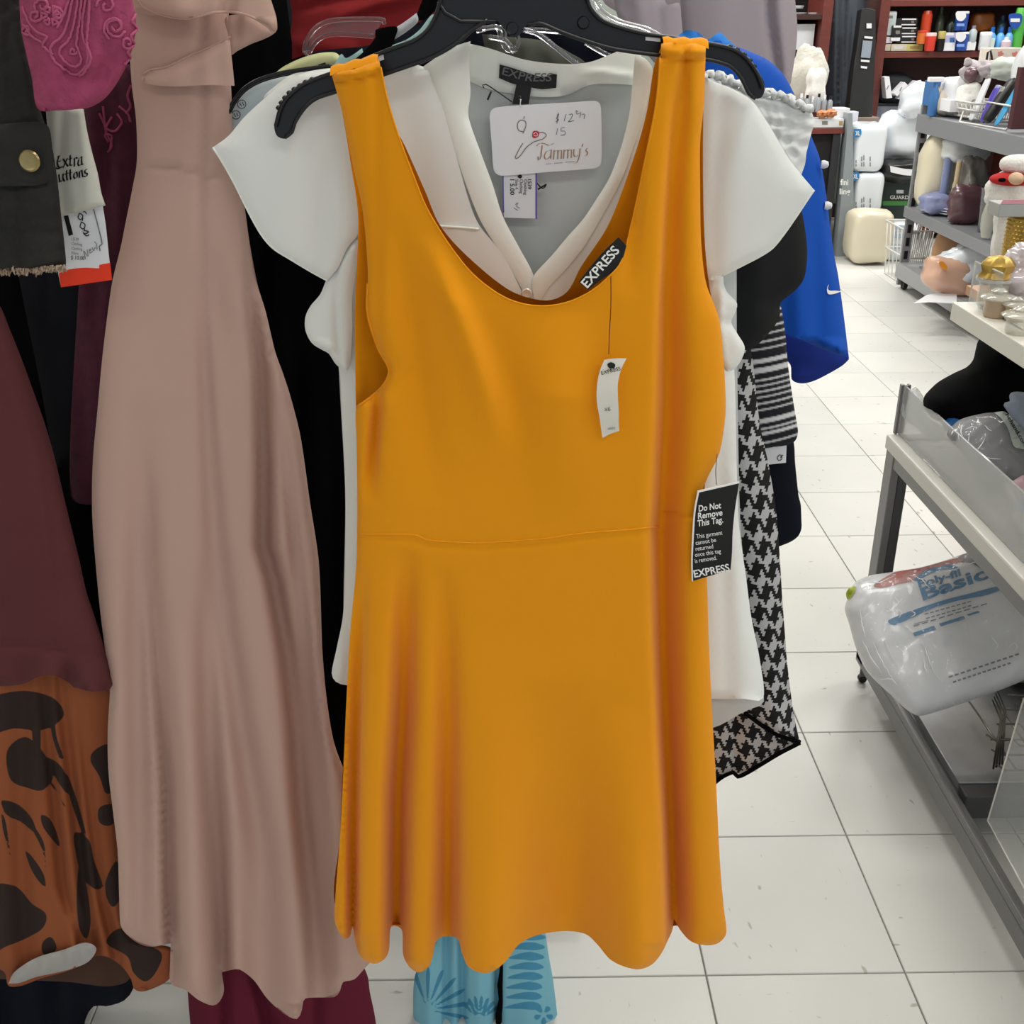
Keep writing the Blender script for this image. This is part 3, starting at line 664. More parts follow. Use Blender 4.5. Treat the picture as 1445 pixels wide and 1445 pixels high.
# cardboard ticket with script and hand written price
YC = YW-.002
ct = thing('swing_ticket', 'white rounded cardboard ticket with script lettering hanging in the blouse neck', 'tag', P(770, 245, YC))
CC = slab('card', [(699,152,1),(720,149.5),(800,145),(840,142.5),(846,146),(848,154),(849,190),(849,226),(846,234),(838,237.5),(770,243),(708,248),(699,244),(696,236),(694,205),(691,165),(693,156)], YC, .0012, 'white_card', ct, step=4)
thread([(735,140),(734,148),(736,152)], YC-.001, ct, 'white_card'); 
mat('gold_script', '7A6248', rough=.4)
strokes('figure_drawing', [[(739,186),(732,184),(730,176),(734,170),(741,171),(742,178),(738,188)], [(739,168),(740,164)],
   [(761,187),(767,187),(771,191),(766,196),(760,198)], [(738,202),(733,210),(727,222),(728,224),(734,220),(742,209),(752,201),(760,198)]], 1.1, 'gold_script', YC, CC)
strokes('price_writing', [[(786,163),(789,161),(785,167),(789,169),(784,172)], [(788,159),(786,174)], [(799,161),(796,171)], [(803,162),(808,161),(806,167),(802,172),(810,170)], [(816,158),(813,156),(814,161),(818,160)],[(820,158),(818,166)], [(821,162),(825,161),(824,168)],
   [(787,181),(785,190)], [(797,180),(792,181),(792,185),(797,185),(797,190),(791,191)]], .9, 'grey_ink', YC, CC)
decal('rose', [(752,186),(756,184),(761,187),(760,192),(755,195),(751,193)], 'red_ink', CC, Y=YC, step=2, lift=.0007)
strokes('rose_petals', [[(753,189),(756,187),(759,190),(756,192),(753,190)],[(752,184),(758,184)]], .8, 'white_ink', YC, CC, lift=.001)
# the name, written with a broad pen
L_ = [[(757,206),(762,202),(769,203),(775,205),(782,202)], [(765,205),(764,214),(763,222),(760,226),(759,221)],
      [(777,212),(771,214),(768,221),(771,225),(777,220)], [(778,211),(777,224)], [(782,212),(781,225)], [(783,214),(787,212),(787,224.5)], [(788,214),(792,212),(792,224)],
      [(796,211.5),(795,224)], [(797,213.5),(801,211),(801,223.5)], [(802,213),(806,211),(806,223)],
      [(810,210.5),(809.5,218),(812,221.5),(816,219)], [(818.5,209.5),(817.5,220),(814,229),(809,231)], [(820+1.5,204),(821,207)]]
L_[-1] = [(822.5,203),(821.5,207)]
L_ += [[(829,209),(825.5+1,212),(829,215),(828,219),(824.5+1,220)]]
sc = strokes('script_name', [[(p[0], p[1]-.0) for p in l] for l in L_], 1.5, 'copper_ink', YC, CC, nib=15)
strokes('small_print', [[(770,231.5),(778,231)], [(782,230.5),(794,229.5)], [(798,229),(812,228)]], .6, 'grey_ink', YC, CC)
tt = thing('thrift_ticket', 'small white price sticker with violet edges below the cardboard ticket', 'tag', P(733, 308, YC+.002))
TT = slab('card', [(710,246,1),(757,243,1),(757,308.5,1),(711,307,1)], YC+.003, .001, 'white_card', tt)
slab('violet_edge', [(755.5,243,1),(758,243,1),(758,309,1),(755.5,309,1)], YC+.0028, .001, 'violet_edge', tt)
slab('violet_edge', [(709,247,1),(710.6,247,1),(711.4,300,1),(710,300,1)], YC+.0028, .001, 'violet_edge', tt)
for s, x, w, h in (('1539', 745, 14, 5), ('Clothing', 739.5, 22, 4.5), ('Clothing', 733.5, 20, 4.5), ('Size 4', 727.5, 14, 4), ('1 5.00', 720, 22, 6)):
    txt(s, x, 253, h, 'grey_ink' if s[0] in 'CS' else 'black_ink', YC+.003, TT, rot=90, w=w, bold=.01)
strokes('pen_mark', [[(727,289),(731,286),(729,291),(734,294)], [(725,293),(731,297)]], .8, 'grey_ink', YC+.003, TT)
decal('hole', [(730,249),(734,246),(737,249),(734,252)], 'black_ink', TT, Y=YC+.003, step=2)
thread([(757,258),(766,266),(771,260)], YC+.004, tt, 'black_ink', .0006, 'plastic_loop')
thread([(759,267),(771,260)], YC+.003, tt, 'black_ink', .0008, 'plastic_loop')
thread([(683,124),(681,120),(686,119),(700,128),(723,144)], YC+.004, tt, 'black_ink', .0005, 'plastic_loop')
thread([(693,129),(688,141)], YC+.003, tt, 'black_ink', .0009, 'plastic_loop')
# ------------------------------------------------------------------ garments on the left
YP = .995
pk = thing('maxi_dress', 'long dusty pink crepe dress with ruffled top and flowing skirt', 'dress', P(300, 1438, YP))
po = [(178,-30,1),(182,60),(186,120),(192,170),(193,228),(186,270),(178,310),(170,350),(158,400),(146,490),(138,573),(131,652),(130,724),(135,796),(142,868),(150,930),(155,970),(152,1030),(153,1089),(160,1150),(166,1202),(168,1260),(170,1305),(178,1318),(195,1331),(213,1336),(241,1331,1),(240,1360),(241,1387),(262,1397),(280,1411),(300,1419),(310,1413),(316,1398),(313,1372,1),(325,1369),(338,1368),(358,1383),(377,1409),(400,1430),(419,1438),(426,1425),(431,1409),(472,1407),(480,1398),(484,1386),(500,1382),(515,1366),(528,1352),(540,1340),(530,1300),(515,1200),(490,1100),(472,1050),(462,994),(455,920),(450,796),(437,706),(424,616),(410,560),(399,526),(388,495),(375,440),(363,400),(352,340),(345,290),(340,250),(330,200),(327,140),(324,80),(322,-30,1)]
pf_ = [
 ('v', [(205,560,0,20),(200,720,-.006,22),(195,900,-.012,20),(198,1100,-.014,20),(202,1330,-.010,20)]),
 ('r', [(205,640,-.000,10),(212,800,-.006,14),(222,950,-.012,18),(234,1100,-.018,20),(240,1330,-.022,20)]),
 ('v', [(284,400,-.002,8),(290,520,-.005,9),(296,640,-.006,12),(305,760,-.008,16),(322,900,-.012,18),(345,1050,-.014,20),(370,1200,-.014,22),(385,1400,-.010,24)]),
 ('v', [(290,760,0,14),(292,900,-.008,16),(298,1050,-.013,16),(308,1220,-.02,14),(314,1370,-.026,12)]),
 ('r', [(352,330,-.004,10),(354,420,-.010,12),(365,520,-.016,16),(369,640,-.02,18),(369,770,-.024,20),(385,824,-.024,22),(403,920,-.024,24),(415,1013,-.024,26),(423,1126,-.024,26),(438,1277,-.024,26),(445,1390,-.02,26)]),
 ('v', [(395,560,0,8),(410,720,-.008,9),(425,850,-.010,10),(440,1000,-.010,12),(462,1200,-.006,14)]),
 ('v', [(300,350,0,14),(315,440,-.003,14),(325,560,0,20)]),
 ('v', [(255,900,0,20),(262,1100,.006,22),(270,1400,.012,22)]),
 ('v', [(340,1150,0,20),(352,1300,-.008,22),(362,1400,-.012,22)]),
 ('hf', [(190,230,-.0015,3),(249,235,-.002,3),(280,243,-.0018,3),(320,252,-.0008,3)]),
 ('hf', [(190,226,.001,3),(249,231,.0012,3),(280,239,.0012,3),(320,248,.0008,3)]),
]
pd = cloth('gown', po, YP-.006, 'pink_crepe', pk, folds=[(k, [(x, y, a*2.1, w) for x, y, a, w in c]) for k, c in pf_], step=8, bulge=.022, backd=.02)
ru = cloth('ruffle', [(186,15),(240,22),(300,18),(318,18),(323,45),(325,52),(312,60),(300,65),(270,78),(235,95),(212,99),(200,107),(201,115),(215,120),(250,122),(290,120),(331,121,1),(329,100),(325,62),(322,20),(326,-28,1),(180,-30,1)], YP-.034, 'pink_crepe', pk, step=5, bulge=.004, backd=.003,
    folds=[('hf', [(200,108,-.008,10),(235,98,-.007,10),(270,82,-.006,9),(300,68,-.004,8),(325,56,-.002,8)]), ('v', [(255,20,.003,18),(245,95,.004,22)]), ('v', [(290,80,.002,12),(292,120,.004,14)])])
ru2 = cloth('ruffle', [(185,-35,1),(193,-5),(200,8),(225,20),(265,26),(305,17),(345,20),(375,35),(385,47),(391,42),(390,25),(384,5),(372,-35,1)], YP-.05, 'pink_crepe', pk, step=5, bulge=.006, backd=.004,
    folds=[('v', [(330,-30,-.008,12),(320,18,-.010,12)]), ('v', [(245,-30,.005,25),(250,25,.006,25)]), ('h', [(300,26,-.003,8),(390,50,-.004,8)])])
cloth('ruffle', [(318,25),(345,21),(370,34),(386,46),(375,54),(355,62),(335,72),(325,77),(322,50)], YP-.028, 'pink_crepe', pk, step=5, bulge=.004, backd=.003, folds=[('v', [(335,25,-.004,8),(332,72,-.004,8)])])
binding([(201,106),(212,99),(235,95),(270,78),(300,65),(325,52)], .0009, o_surf[ru.name], pk, 'pink_crepe', 'hem', .0)
binding([(193,-5),(200,8),(225,20),(265,26),(305,17),(345,20),(375,35),(386,47)], .0011, o_surf[ru2.name], pk, 'pink_crepe', 'hem', .0)

# jacket
YJ = .90
jk = thing('jacket', 'worn charcoal jacket with brass snap and frayed fleece hem at the far left', 'jacket', P(30, 390, YJ))
jo = [(-60,-40,1),(28,-40,1),(32,40),(48,120),(60,165),(72,200),(78,232),(82,262),(86,300),(90,335),(93,365),(93,376,1),(60,380),(30,378),(0,379),(-60,380,1)]
jb = cloth('front_panel', jo, YJ, 'jacket', jk, step=6, bulge=.015, folds=[('v', [(12,0,-.004,10),(20,200,-.002,16),(22,380,-.004,12)]), ('hf', [(-20,262,-.002,2.5),(65,258,-.002,2.5)]), ('hf', [(-20,290,.002,12),(82,290,.002,12)]), ('hf', [(-20,322,-.002,3),(88,330,-.002,3)])], crinkle=.0007, cs=13)
js = o_surf[jb.name]
cloth('snap_tab', [(-30,178,1),(40,172),(66,176),(73,200),(74,235),(70,255),(45,262),(-30,262,1)], YJ-.017, 'jacket', jk, step=6, bulge=.004, backd=.002)
lathe('snap', P(43, 227, YJ-.024), [(0, .0), (.0075, 0), (.0082, .002), (.007, .0035), (.0055, .003), (0, .0035)], 'brass', jk, 24, axis=(0, -1, .1))
V = []; F = []
for i in range(330):          # frayed fleece edge
    x = rng.uniform(-40, 92); y0 = 376+rng.uniform(-2, 2); l = rng.uniform(4, 11)*(1.2 if x < 60 else .8); p = P(x, y0, YJ-.012+rng.uniform(0, .012)); q = P(x+rng.uniform(-4, 4), y0+l, YJ-.012+rng.uniform(-.004, .016)); k = len(V)
    vv, ff = tube_geo([p, (p+q)/2+Vector((rng.uniform(-.001,.001), 0, 0)), q], [.0011, .0009, .0003], 4); V += vv; F += [tuple(a+k for a in f) for f in ff]
tag(mk('fleece_hem', V, F, 'fleece', jk), kind='stuff')
# lace sleeve over it
YLc = .872
ls = thing('lace_blouse', 'raspberry pink top with corded lace embroidery above the white care label', 'top', P(110, 330, YLc))
lo = cloth('sleeve', [(24,-40,1),(27,0),(30,43),(38,80),(45,110),(53,153),(80,156),(110,154),(125,152),(140,145),(150,137),(162,122),(176,98),(186,72),(191,50),(192,30),(186,-10),(182,-40,1)], YLc, 'magenta_lace', ls, step=5, bulge=.018,
    folds=[('v', [(150,40,-.003,10),(145,120,-.006,12),(135,150,-.004,10)]), ('v', [(60,40,.003,18),(75,150,.004,14)]), ('hf', [(90,98,-.004,10),(130,118,-.004,12),(170,80,-.002,12)])], wav=.001)
lsf = o_surf[lo.name]
cords = []
def swirl(cx, cy, r, n=1.4, a0=0, fl=1): return [(cx+r*(1-.75*t)*math.cos(a0+fl*t*n*6.28), cy+r*(1-.75*t)*math.sin(a0+fl*t*n*6.28)) for t in np.linspace(0, 1, 16)]
cords += [[(106,-30),(98,20),(88,50),(72,66),(76,85),(95,100),(108,105),(122,92),(124,72),(116,50),(118,20),(124,-30)], [(112,-25),(106,25),(98,55),(84,70),(90,86),(107,94),(115,84),(108,62),(112,30),(117,-25)],
          [(128,-20),(125,30),(122,60),(128,84),(120,100),(112,108)], [(32,10),(40,30),(52,45),(66,52),(60,64),(74,76)], [(34,35),(46,52),(60,60)], [(100,-20),(92,15),(80,40)]]
cords += [swirl(163, 38, 15, 1.5, .4), swirl(163, 38, 19, .9, 2.0), swirl(50, 22, 10, 1.3), swirl(60, 8, 12, 1.2, 2), swirl(38, 42, 8, 1.2, 1), swirl(80, 20, 10, 1.4, 4), swirl(103, 72, 6, 1.2), swirl(150, 8, 14, 1.2, 3), swirl(180, 60, 9, 1.1, 1)]
for k in range(6):
    a = k*math.pi/3; cords.append([(72+4*math.cos(a), 22+4*math.sin(a)), (72+13*math.cos(a-.3), 22+13*math.sin(a-.3)), (72+13*math.cos(a+.3), 22+13*math.sin(a+.3)), (72+4*math.cos(a), 22+4*math.sin(a))])
cords += [[(192,20),(186,30),(193,40),(184,52),(190,62),(180,72),(184,82),(176,90)]]
V = []; F = []
for c in cords:
    p = smooth_loop(c, 3, False); q = lsf(p[:, 0]+rng.normal(0, .5, len(p)), p[:, 1]+rng.normal(0, .5, len(p)), .0008); k = len(V)
    v, f = tube_geo([tuple(x) for x in q], .0011, 5); V += v; F += [tuple(i+k for i in g_) for g_ in f]
tag(mk('embroidery', V, F, 'lace_cord', ls), kind='stuff')
YWl = 1.03
lw = thing('lace_dress', 'dark wine lace garment behind the care label and left of the pink dress', 'dress', P(160, 900, YWl))
wl_ = cloth('panel', [(118,140,1),(150,110),(182,90,1),(200,130),(205,230),(190,330),(178,420),(160,440),(150,700),(100,700),(110,420),(120,300)], YWl, 'wine_lace', lw, step=7, bulge=.01, wav=.003, wavs=(50, 160))
V = []; F = []
for c in [[(145,150),(150,185),(158,205),(152,215)],[(158,165),(150,180),(162,185),(172,172),(165,160)],[(150,190),(147,175),(140,160)],[(168,150),(180,160),(184,172)],[(153,200),(148,190),(158,192),(155,212)],[(185,120),(180,135),(184,150),(178,160)]]:
    p = smooth_loop(c, 3, False); q = o_surf[wl_.name](p[:, 0], p[:, 1], .0008); k = len(V); v, f = tube_geo([tuple(x) for x in q], .0011, 5); V += v; F += [tuple(i+k for i in g_) for g_ in f]
mk('embroidery', V, F, 'magenta_lace', lw)
# care label and ticket
YG = .925
lb = thing('spare_button_pouch', 'off-white cloth pouch printed Extra Buttons hanging beside the charcoal jacket', 'label', P(110, 300, YG))
pc = cloth('pouch', [(64,145,1),(90,150),(118,154,1),(123,185),(130,215),(138,245),(143,272),(149,290,1),(120,297),(86,304,1),(76,303),(70,250),(68,200)], YG, 'tag_cloth', lb, step=5, bulge=.004, folds=[('v', [(90,150,-.003,10),(85,230,-.002,8),(92,300,-.003,9)]), ('v', [(115,160,.002,8),(125,290,.001,10)])], openb=False)
ps = o_surf[pc.name]
Ex = [[(81,221),(85,220)],[(83,221),(81,229),(83,236),(88,235)],[(80,228),(86,227)],[(78,237),(83,238),(89,235)], [(89,224),(92,229),(96,235)],[(95,223),(92,230),(89,237)],
      [(99,219),(99,226),(99,233),(102,233)],[(96,225),(102,223)], [(105,223),(105,232),(105,235)],[(104,225),(107,222),(109,224)], [(111,225),(110,231),(112,234),(115,231)],[(111,224),(115,221),(115,227),(116,233),(118,231)]]
Ut = [[(83,246),(84,253),(85,257),(88,254)],[(89,245),(89,252),(91,256)], [(94,240),(94,248),(95,254),(97,253)],[(91,246),(97,244)],[(99,239),(99,247),(100,253),(102,252)],[(97,245),(102,243)],
      [(105,244),(104,249),(106,252),(109,249),(108,243),(105,244)], [(112,242),(112,248),(112,251)],[(112,243),(115,240),(116,245),(117,250)], [(123,239),(120,240),(120,244),(123,245),(122,249),(118,249)]]
strokes('lettering', Ex, 2.3, 'black_ink', YG, lb, surf=lambda x, y: ps(x, y, .0008), nib=35, step=1.2)
strokes('lettering', Ut, 2.3, 'black_ink', YG, lb, surf=lambda x, y: ps(x, y, .0008), nib=35, step=1.2)
YT2 = .93
pt = thing('price_label', 'white price ticket with orange base and pen writing below the button pouch', 'tag', P(120, 404, YT2+.004))
PT = slab('card', [(82,300,1),(144,288,1),(149,320),(152,350),(157,395,1),(86,405,1),(80,370)], YT2+.004, .001, 'white_card', pt, step=8)
slab('orange_band', [(83,386,1),(95,381),(118,378),(140,379,1),(140,374,1),(155,371,1),(157.5,395,1),(86,405.5,1)], YT2+.0035, .001, 'orange_print', PT)
slab('barcode', [(90,305,1),(96,304,1),(103,331,1),(97,333,1)], YT2+.0036, .0006, 'black_ink', PT)
strokes('pen_writing', [[(111,302),(113,301),(117,305),(114,310),(110,307),(112,302)],[(117,308),(116,312)],[(115,313),(120,317),(118,323),(113,320),(115,313)],[(119,321),(119,325)],[(118,325),(125,327),(120,330),(117,328),(122,333),(126,331)],[(117,299),(120,299),(122,302)]], 1.5, 'black_ink', YT2+.0036, PT)
strokes('pen_writing', [[(121,366),(118,354),(124,362),(123,352)],[(127,351),(126,357),(131,355)],[(126,354),(129,352)],[(130,349),(132,354),(134,349),(137,352),(136,344),(133,341)]], .9, 'grey_ink', YT2+.0036, PT)
txt('$ 10.00', 100, 366, 5.5, 'black_ink', YT2+.0036, PT, rot=3, w=19, bold=.006)
for i, (s, w) in enumerate((('1539', 10), ('Clothing', 15), ('Clothing', 15), ('New', 10))): txt(s, 101, 339+i*6.6, 4, 'grey_ink', YT2+.0036, PT, rot=5, w=w)
thread([(132,295),(138,318),(144,344),(140,348),(141,354)], YT2+.002, pt, 'grey_ink', .0005, 'plastic_loop')
# plum sweatshirt
YS = .985
sw = thing('sweatshirt', 'plum sweatshirt with ribbed lower edge at the left above the leaf print skirt', 'sweatshirt', P(60, 978, YS))
cloth('body', [(-60,380,1),(-20,412),(0,432),(14,465),(30,505),(50,560),(64,600),(77,645),(90,700),(101,745),(112,790),(122,835),(132,865),(141,893),(150,925),(160,968),(148,974),(130,976),(113,972),(104,970),(98,964),(88,958),(75,953),(60,953),(49,957),(36,964),(22,967),(0,968),(-60,960,1)], YS, 'plum_sweat', sw, step=8, bulge=.022,
   folds=[('s', [(10,470,-.001,5),(36,562,-.003,5),(50,620,-.0035,5),(61,670,-.0035,5),(75,796,-.0035,5),(86,904,-.003,5),(90,975,-.003,5)]), ('hf', [(-60,912,-.003,4),(0,911,-.003,4),(36,909,-.003,4),(88,917,-.003,4),(160,925,-.002,4)]),
          ('v', [(95,925,-.0,6),(98,965,-.014,9)]), ('v', [(75,920,0,14),(72,960,.010,14)]), ('v', [(35,925,0,12),(38,965,-.012,14)]), ('v', [(125,930,0,14),(128,975,.008,16)]), ('v', [(20,500,0,30),(25,700,.004,40),(20,900,.004,40)])])
ch = thing('shorts', 'charcoal shorts hanging in shadow between sweatshirt and pink dress', 'shorts', P(90, 660, 1.06))
cloth('leg_panel', [(20,360,1),(165,360,1),(160,480),(140,560),(129,647,1),(105,655),(77,661,1),(60,560),(40,460)], 1.06, 'charcoal_cloth', ch, step=10, bulge=.01, folds=[('v', [(66,380,-.004,4),(64,475,-.003,4),(64,480,0,4)]), ('v', [(110,400,.003,14),(105,650,.003,14)])])
# leaf print dress
LV = [[(10,1060),(35,1040),(60,1060),(75,1095),(60,1115),(40,1112),(15,1100)], [(60,1075),(66,1095),(85,1120),(95,1150),(82,1120),(65,1100)], [(130,1062),(150,1050),(160,1060),(165,1110),(150,1120),(140,1095),(128,1075)],
      [(105,1175),(125,1185),(133,1215),(145,1250),(135,1255),(118,1240),(108,1210)], [(58,1150),(70,1155),(80,1175),(84,1195),(70,1180),(60,1165)], [(36,1200),(50,1215),(62,1235),(64,1252),(52,1240),(42,1222)],
      [(-20,1255),(20,1250),(45,1275),(65,1290),(60,1310),(35,1325),(10,1335),(-20,1345)], [(112,1220),(122,1250),(128,1300),(122,1325),(112,1310),(108,1270)], [(150,1240),(166,1215),(172,1260),(160,1280),(150,1265)],
      [(170,1310),(200,1330),(228,1345),(220,1372),(205,1385),(188,1372),(180,1350),(150,1330)], [(2,1130),(25,1135),(45,1155),(50,1175),(30,1160),(10,1150)], [(140,1140),(160,1135),(170,1150),(155,1165),(140,1160)],
      [(-20,990),(30,975),(75,985),(90,1010),(60,1030),(20,1028),(-20,1035)], [(45,1010),(55,1008),(57,1060),(48,1062)], [(60,1330),(72,1322),(80,1338),(70,1348),(60,1345)], [(66,1070),(85,1080),(100,1110),(95,1120),(80,1100)],
      [(2,1145),(8,1160),(14,1200),(16,1225),(12,1200),(4,1170)], [(75,1000),(80,1040),(90,1070),(84,1070),(72,1030)], [(40,1160),(42,1158),(62,1190),(64,1230),(60,1200)], [(92,1092),(96,1094),(112,1140),(122,1180),(116,1175),(100,1130)]]
LVs = [smooth_loop(l, 4) for l in LV]
leaf_attr = motif_attr(LVs, 4.0)
YF = 1.03
fd = thing('leaf_print_dress', 'rust orange dress with dark brown leaf print hanging low under the plum sweatshirt', 'dress', P(100, 1400, YF))
cloth('skirt', [(-60,930,1),(170,930,1),(165,1000),(158,1060),(158,1120),(165,1180),(168,1230),(172,1300),(190,1322),(215,1332),(243,1338),(244,1360),(240,1380),(225,1391),(203,1399),(190,1396),(184,1380),(170,1362),(150,1350),(132,1350),(115,1362),(90,1372),(60,1380),(30,1391),(12,1391),(8,1375),(0,1368),(-60,1360,1)], YF, 'leaf_print', fd, step=4, bulge=.018, attr=leaf_attr,
   folds=[('v', [(60,960,-.006,8),(75,1100,-.014,9),(90,1250,-.016,10),(120,1340,-.012,10)]), ('v', [(85,960,-.004,7),(105,1120,-.012,8),(118,1240,-.014,9),(132,1340,-.016,9)]), ('v', [(35,1000,-.004,12),(30,1200,-.008,12),(40,1390,-.006,14)]),
          ('v', [(110,980,-.0,6),(128,1140,-.010,7),(145,1270,-.014,8),(165,1350,-.016,8)]), ('v', [(75,1000,.004,7),(92,1150,.010,8),(105,1280,.010,9)]), ('v', [(5,1100,.004,12),(10,1380,.010,16)])])
cloth('back_panel', [(-40,1330,1),(60,1335),(150,1335),(185,1345),(186,1372),(178,1386),(150,1392),(100,1386),(60,1384),(-40,1380,1)], YF+.04, G('print_reverse', '4A3024', rough=.9), fd, step=6, bulge=.01, back=False, wav=.002)
cloth('lining', [(12,1388,1),(20,1372),(50,1352),(90,1340),(120,1330),(136,1338),(126,1356),(105,1366),(78,1373),(50,1379),(28,1387)], YF-.026, 'lining', fd, step=5, bulge=.004, wav=.0015, wavs=(30, 60))
# dark garments in the shade of the rack, some only standing in for that shade
def dark(name, label, cat, part, outline, Y, m, folds=(), **k):
    t = thing(name, label, cat, P(sum(p[0] for p in outline)/len(outline), max(p[1] for p in outline), Y)); cloth(part, outline, Y, m, t, folds=folds, step=k.get('step', 12), bulge=k.get('bulge', .02), wav=k.get('wav', .004), wavs=(60, 300)); return t
dark('black_gown', 'black dress hanging in deep shadow between pink dress and ivory blouse', 'dress', 'gown', [(315,-40,1),(400,-40,1),(412,60),(420,100),(500,110,1),(530,400),(530,900),(530,1180),(500,1230),(450,1230),(380,1180),(340,900),(320,500),(312,200)], 1.12, 'black_cloth')
dark('shade_sheet_low', 'black sheet standing in for the shade behind the shorts above the leaf print', 'skirt', 'panel', [(-60,300,1),(190,300,1),(190,700),(180,985),(120,1000),(-60,1000,1)], 1.12, 'black_cloth')  # black sheet added so the gap under the shorts reads as deep shade
dark('shade_sheet_high', 'black sheet standing in for the shade behind the lace top at the far left', 'coat', 'panel', [(-80,-60,1),(200,-60,1),(205,200),(195,420),(-80,420,1)], 1.16, 'black_cloth')  # black sheet put in for the darkness between the left garments
dark('navy_trousers', 'dark navy trousers bunched low beneath the leaf print dress', 'trousers', 'leg_panel', [(-60,1340,1),(60,1350),(150,1360),(185,1378),(188,1395),(175,1412),(150,1420),(132,1420),(120,1440),(118,1480,1),(-60,1480,1)], 1.12, 'navy_cloth', wav=.006)
for k, (xa, xb, y_, zb) in enumerate(((-1.0, -.62, 1.30, .28), (-.60, -.16, 1.33, .30), (-1.0, -.60, 1.5, .25), (-.58, -.14, 1.52, .28), (-1.0, -.16, 1.72, .26))):  # unseen coats added behind the front row to keep light off the floor
    t = thing('shade_filler_coat', 'unseen dark coat shape added on the rail to shade the floor', 'coat', ((xa+xb)/2, y_, zb), 'unseen coat shapes added to shade the floor')
    n1, n2 = 26, 10; V = []; F = []
    for j in range(n2+1):
        z = 1.38-(1.38-zb)*j/n2; wf = .72+.28*min(1, j/2.5)
        for i in range(n1):
            a = 2*math.pi*i/n1; cx = (xa+xb)/2; V.append((cx+(xb-xa)/2*wf*math.cos(a), y_+(.055+.012*math.sin(i*2.4+k))*wf*math.sin(a)+.006*math.cos(i*3.1), z))
    for j in range(n2):
        for i in range(n1): F.append((j*n1+i, (j+1)*n1+i, (j+1)*n1+(i+1) % n1, j*n1+(i+1) % n1))
    F.append(tuple(range(n1))); mk('body', V, F, 'charcoal_cloth', t)
bt = thing('burgundy_trousers', 'burgundy trousers peeking out below the hem of the pink dress', 'trousers', P(400, 1500, 1.10))
cloth('leg_panel', [(262,1360,1),(300,1350,1),(400,1340),(500,1340,1),(518,1375),(522,1400),(530,1440),(535,1500,1),(275,1500,1),(268,1440)], 1.10, 'burgundy', bt, step=7, bulge=.02, folds=[('v', [(318,1360,-.016,6),(320,1500,-.016,6)]), ('r', [(355,1370,-.02,12),(375,1440,-.024,14),(380,1500,-.02,14)]), ('v', [(448,1380,-.012,5),(450,1500,-.014,6)]), ('v', [(295,1380,.008,12),(295,1500,.008,12)]), ('v', [(415,1390,.008,16),(415,1500,.008,16)])])
# ------------------------------------------------------------------ what is behind the hangers at the top
YRt = 1.17
rt = thing('red_tee', 'dark red t-shirt at the top behind a clear plastic hanger', 't-shirt', P(500, 120, YRt))
cloth('shoulder', [(398,-50,1),(640,-50,1),(640,60),(560,110),(470,120),(405,110),(408,60),(412,20)], YRt, 'red_tee', rt, step=7, bulge=.01, folds=[('hf', [(415,20,-.0,5),(450,5,-.005,6),(520,-8,-.004,6)]), ('hf', [(470,25,.004,6),(540,2,.006,8),(600,-8,.003,8)]), ('hf', [(410,60,.003,12),(500,70,.003,12)])])
nt = thing('navy_tee', 'navy top hanging between the red t-shirt and the thick black hanger', 'top', P(650, 200, 1.14))
cloth('shoulder', [(408,85,1),(450,72),(520,64),(560,50),(640,10),(740,20),(830,40),(885,85),(880,200),(600,260),(420,200)], 1.135, 'navy_cloth', nt, step=8, bulge=.012, wav=.003, wavs=(90, 100))
ot = thing('olive_top', 'dull olive top glimpsed below the hook between the clear hanger arms', 'top', P(740, 120, 1.10))
cloth('panel', [(680,48,1),(720,52),(770,58),(800,72),(830,95),(820,140),(700,140,1)], 1.10, G('olive', '4B4D45', rough=.9), ot, step=7, bulge=.006, wav=.002, wavs=(60, 60))
# clear hangers
def clear_hanger(label, Y, arms, extra=()):
    t = thing('clear_hanger', label, 'hanger', P(arms[0][0][0], arms[0][0][1], Y))
    for a in arms:
        p = smooth_loop(a, 5, False); tubes('edge_bead', [[tuple(v) for v in PP(p[:, 0], p[:, 1], Y)]], .0022, 'clear_plastic', t, 8)
    for e in extra: slab('web', e, Y+.001, .002, 'clear_plastic', t)
    return t
clear_hanger('clear plastic hanger with a hooked end in front of the dark red t-shirt', 1.10, [[(430,75),(431,62),(438,48),(450,36),(468,29),(500,27),(542,28),(542,35)], [(436,75),(445,60),(458,51),(480,48),(528,51)], [(430,75),(436,75)]],
    [[(434,70),(440,52),(455,38),(475,31),(540,30,1),(528,49,1),(480,46),(455,50),(442,62)]])
clear_hanger('clear plastic hanger whose clips show under the black hanger centre', 1.06, [[(672,44),(700,38),(706,50),(712,66),(720,72),(728,66)], [(680,40),(708,40),(714,58),(722,66)], [(738,42),(758,48),(778,62),(800,80),(820,94),(838,96)], [(740,42),(765,43),(792,45)], [(826,60),(850,74),(872,84)], [(690,52),(715,58),(724,72),(732,60),(728,44)]],
    [[(740,43,1),(765,46),(800,76),(828,94),(815,94),(785,72),(758,50)]])
clear_hanger('clear plastic hanger arm at top right in front of the lilac trousers', 1.2, [[(832,-30),(845,8),(870,28),(905,38),(925,46),(940,58),(946,66)], [(828,-10),(842,18),(860,32)]])
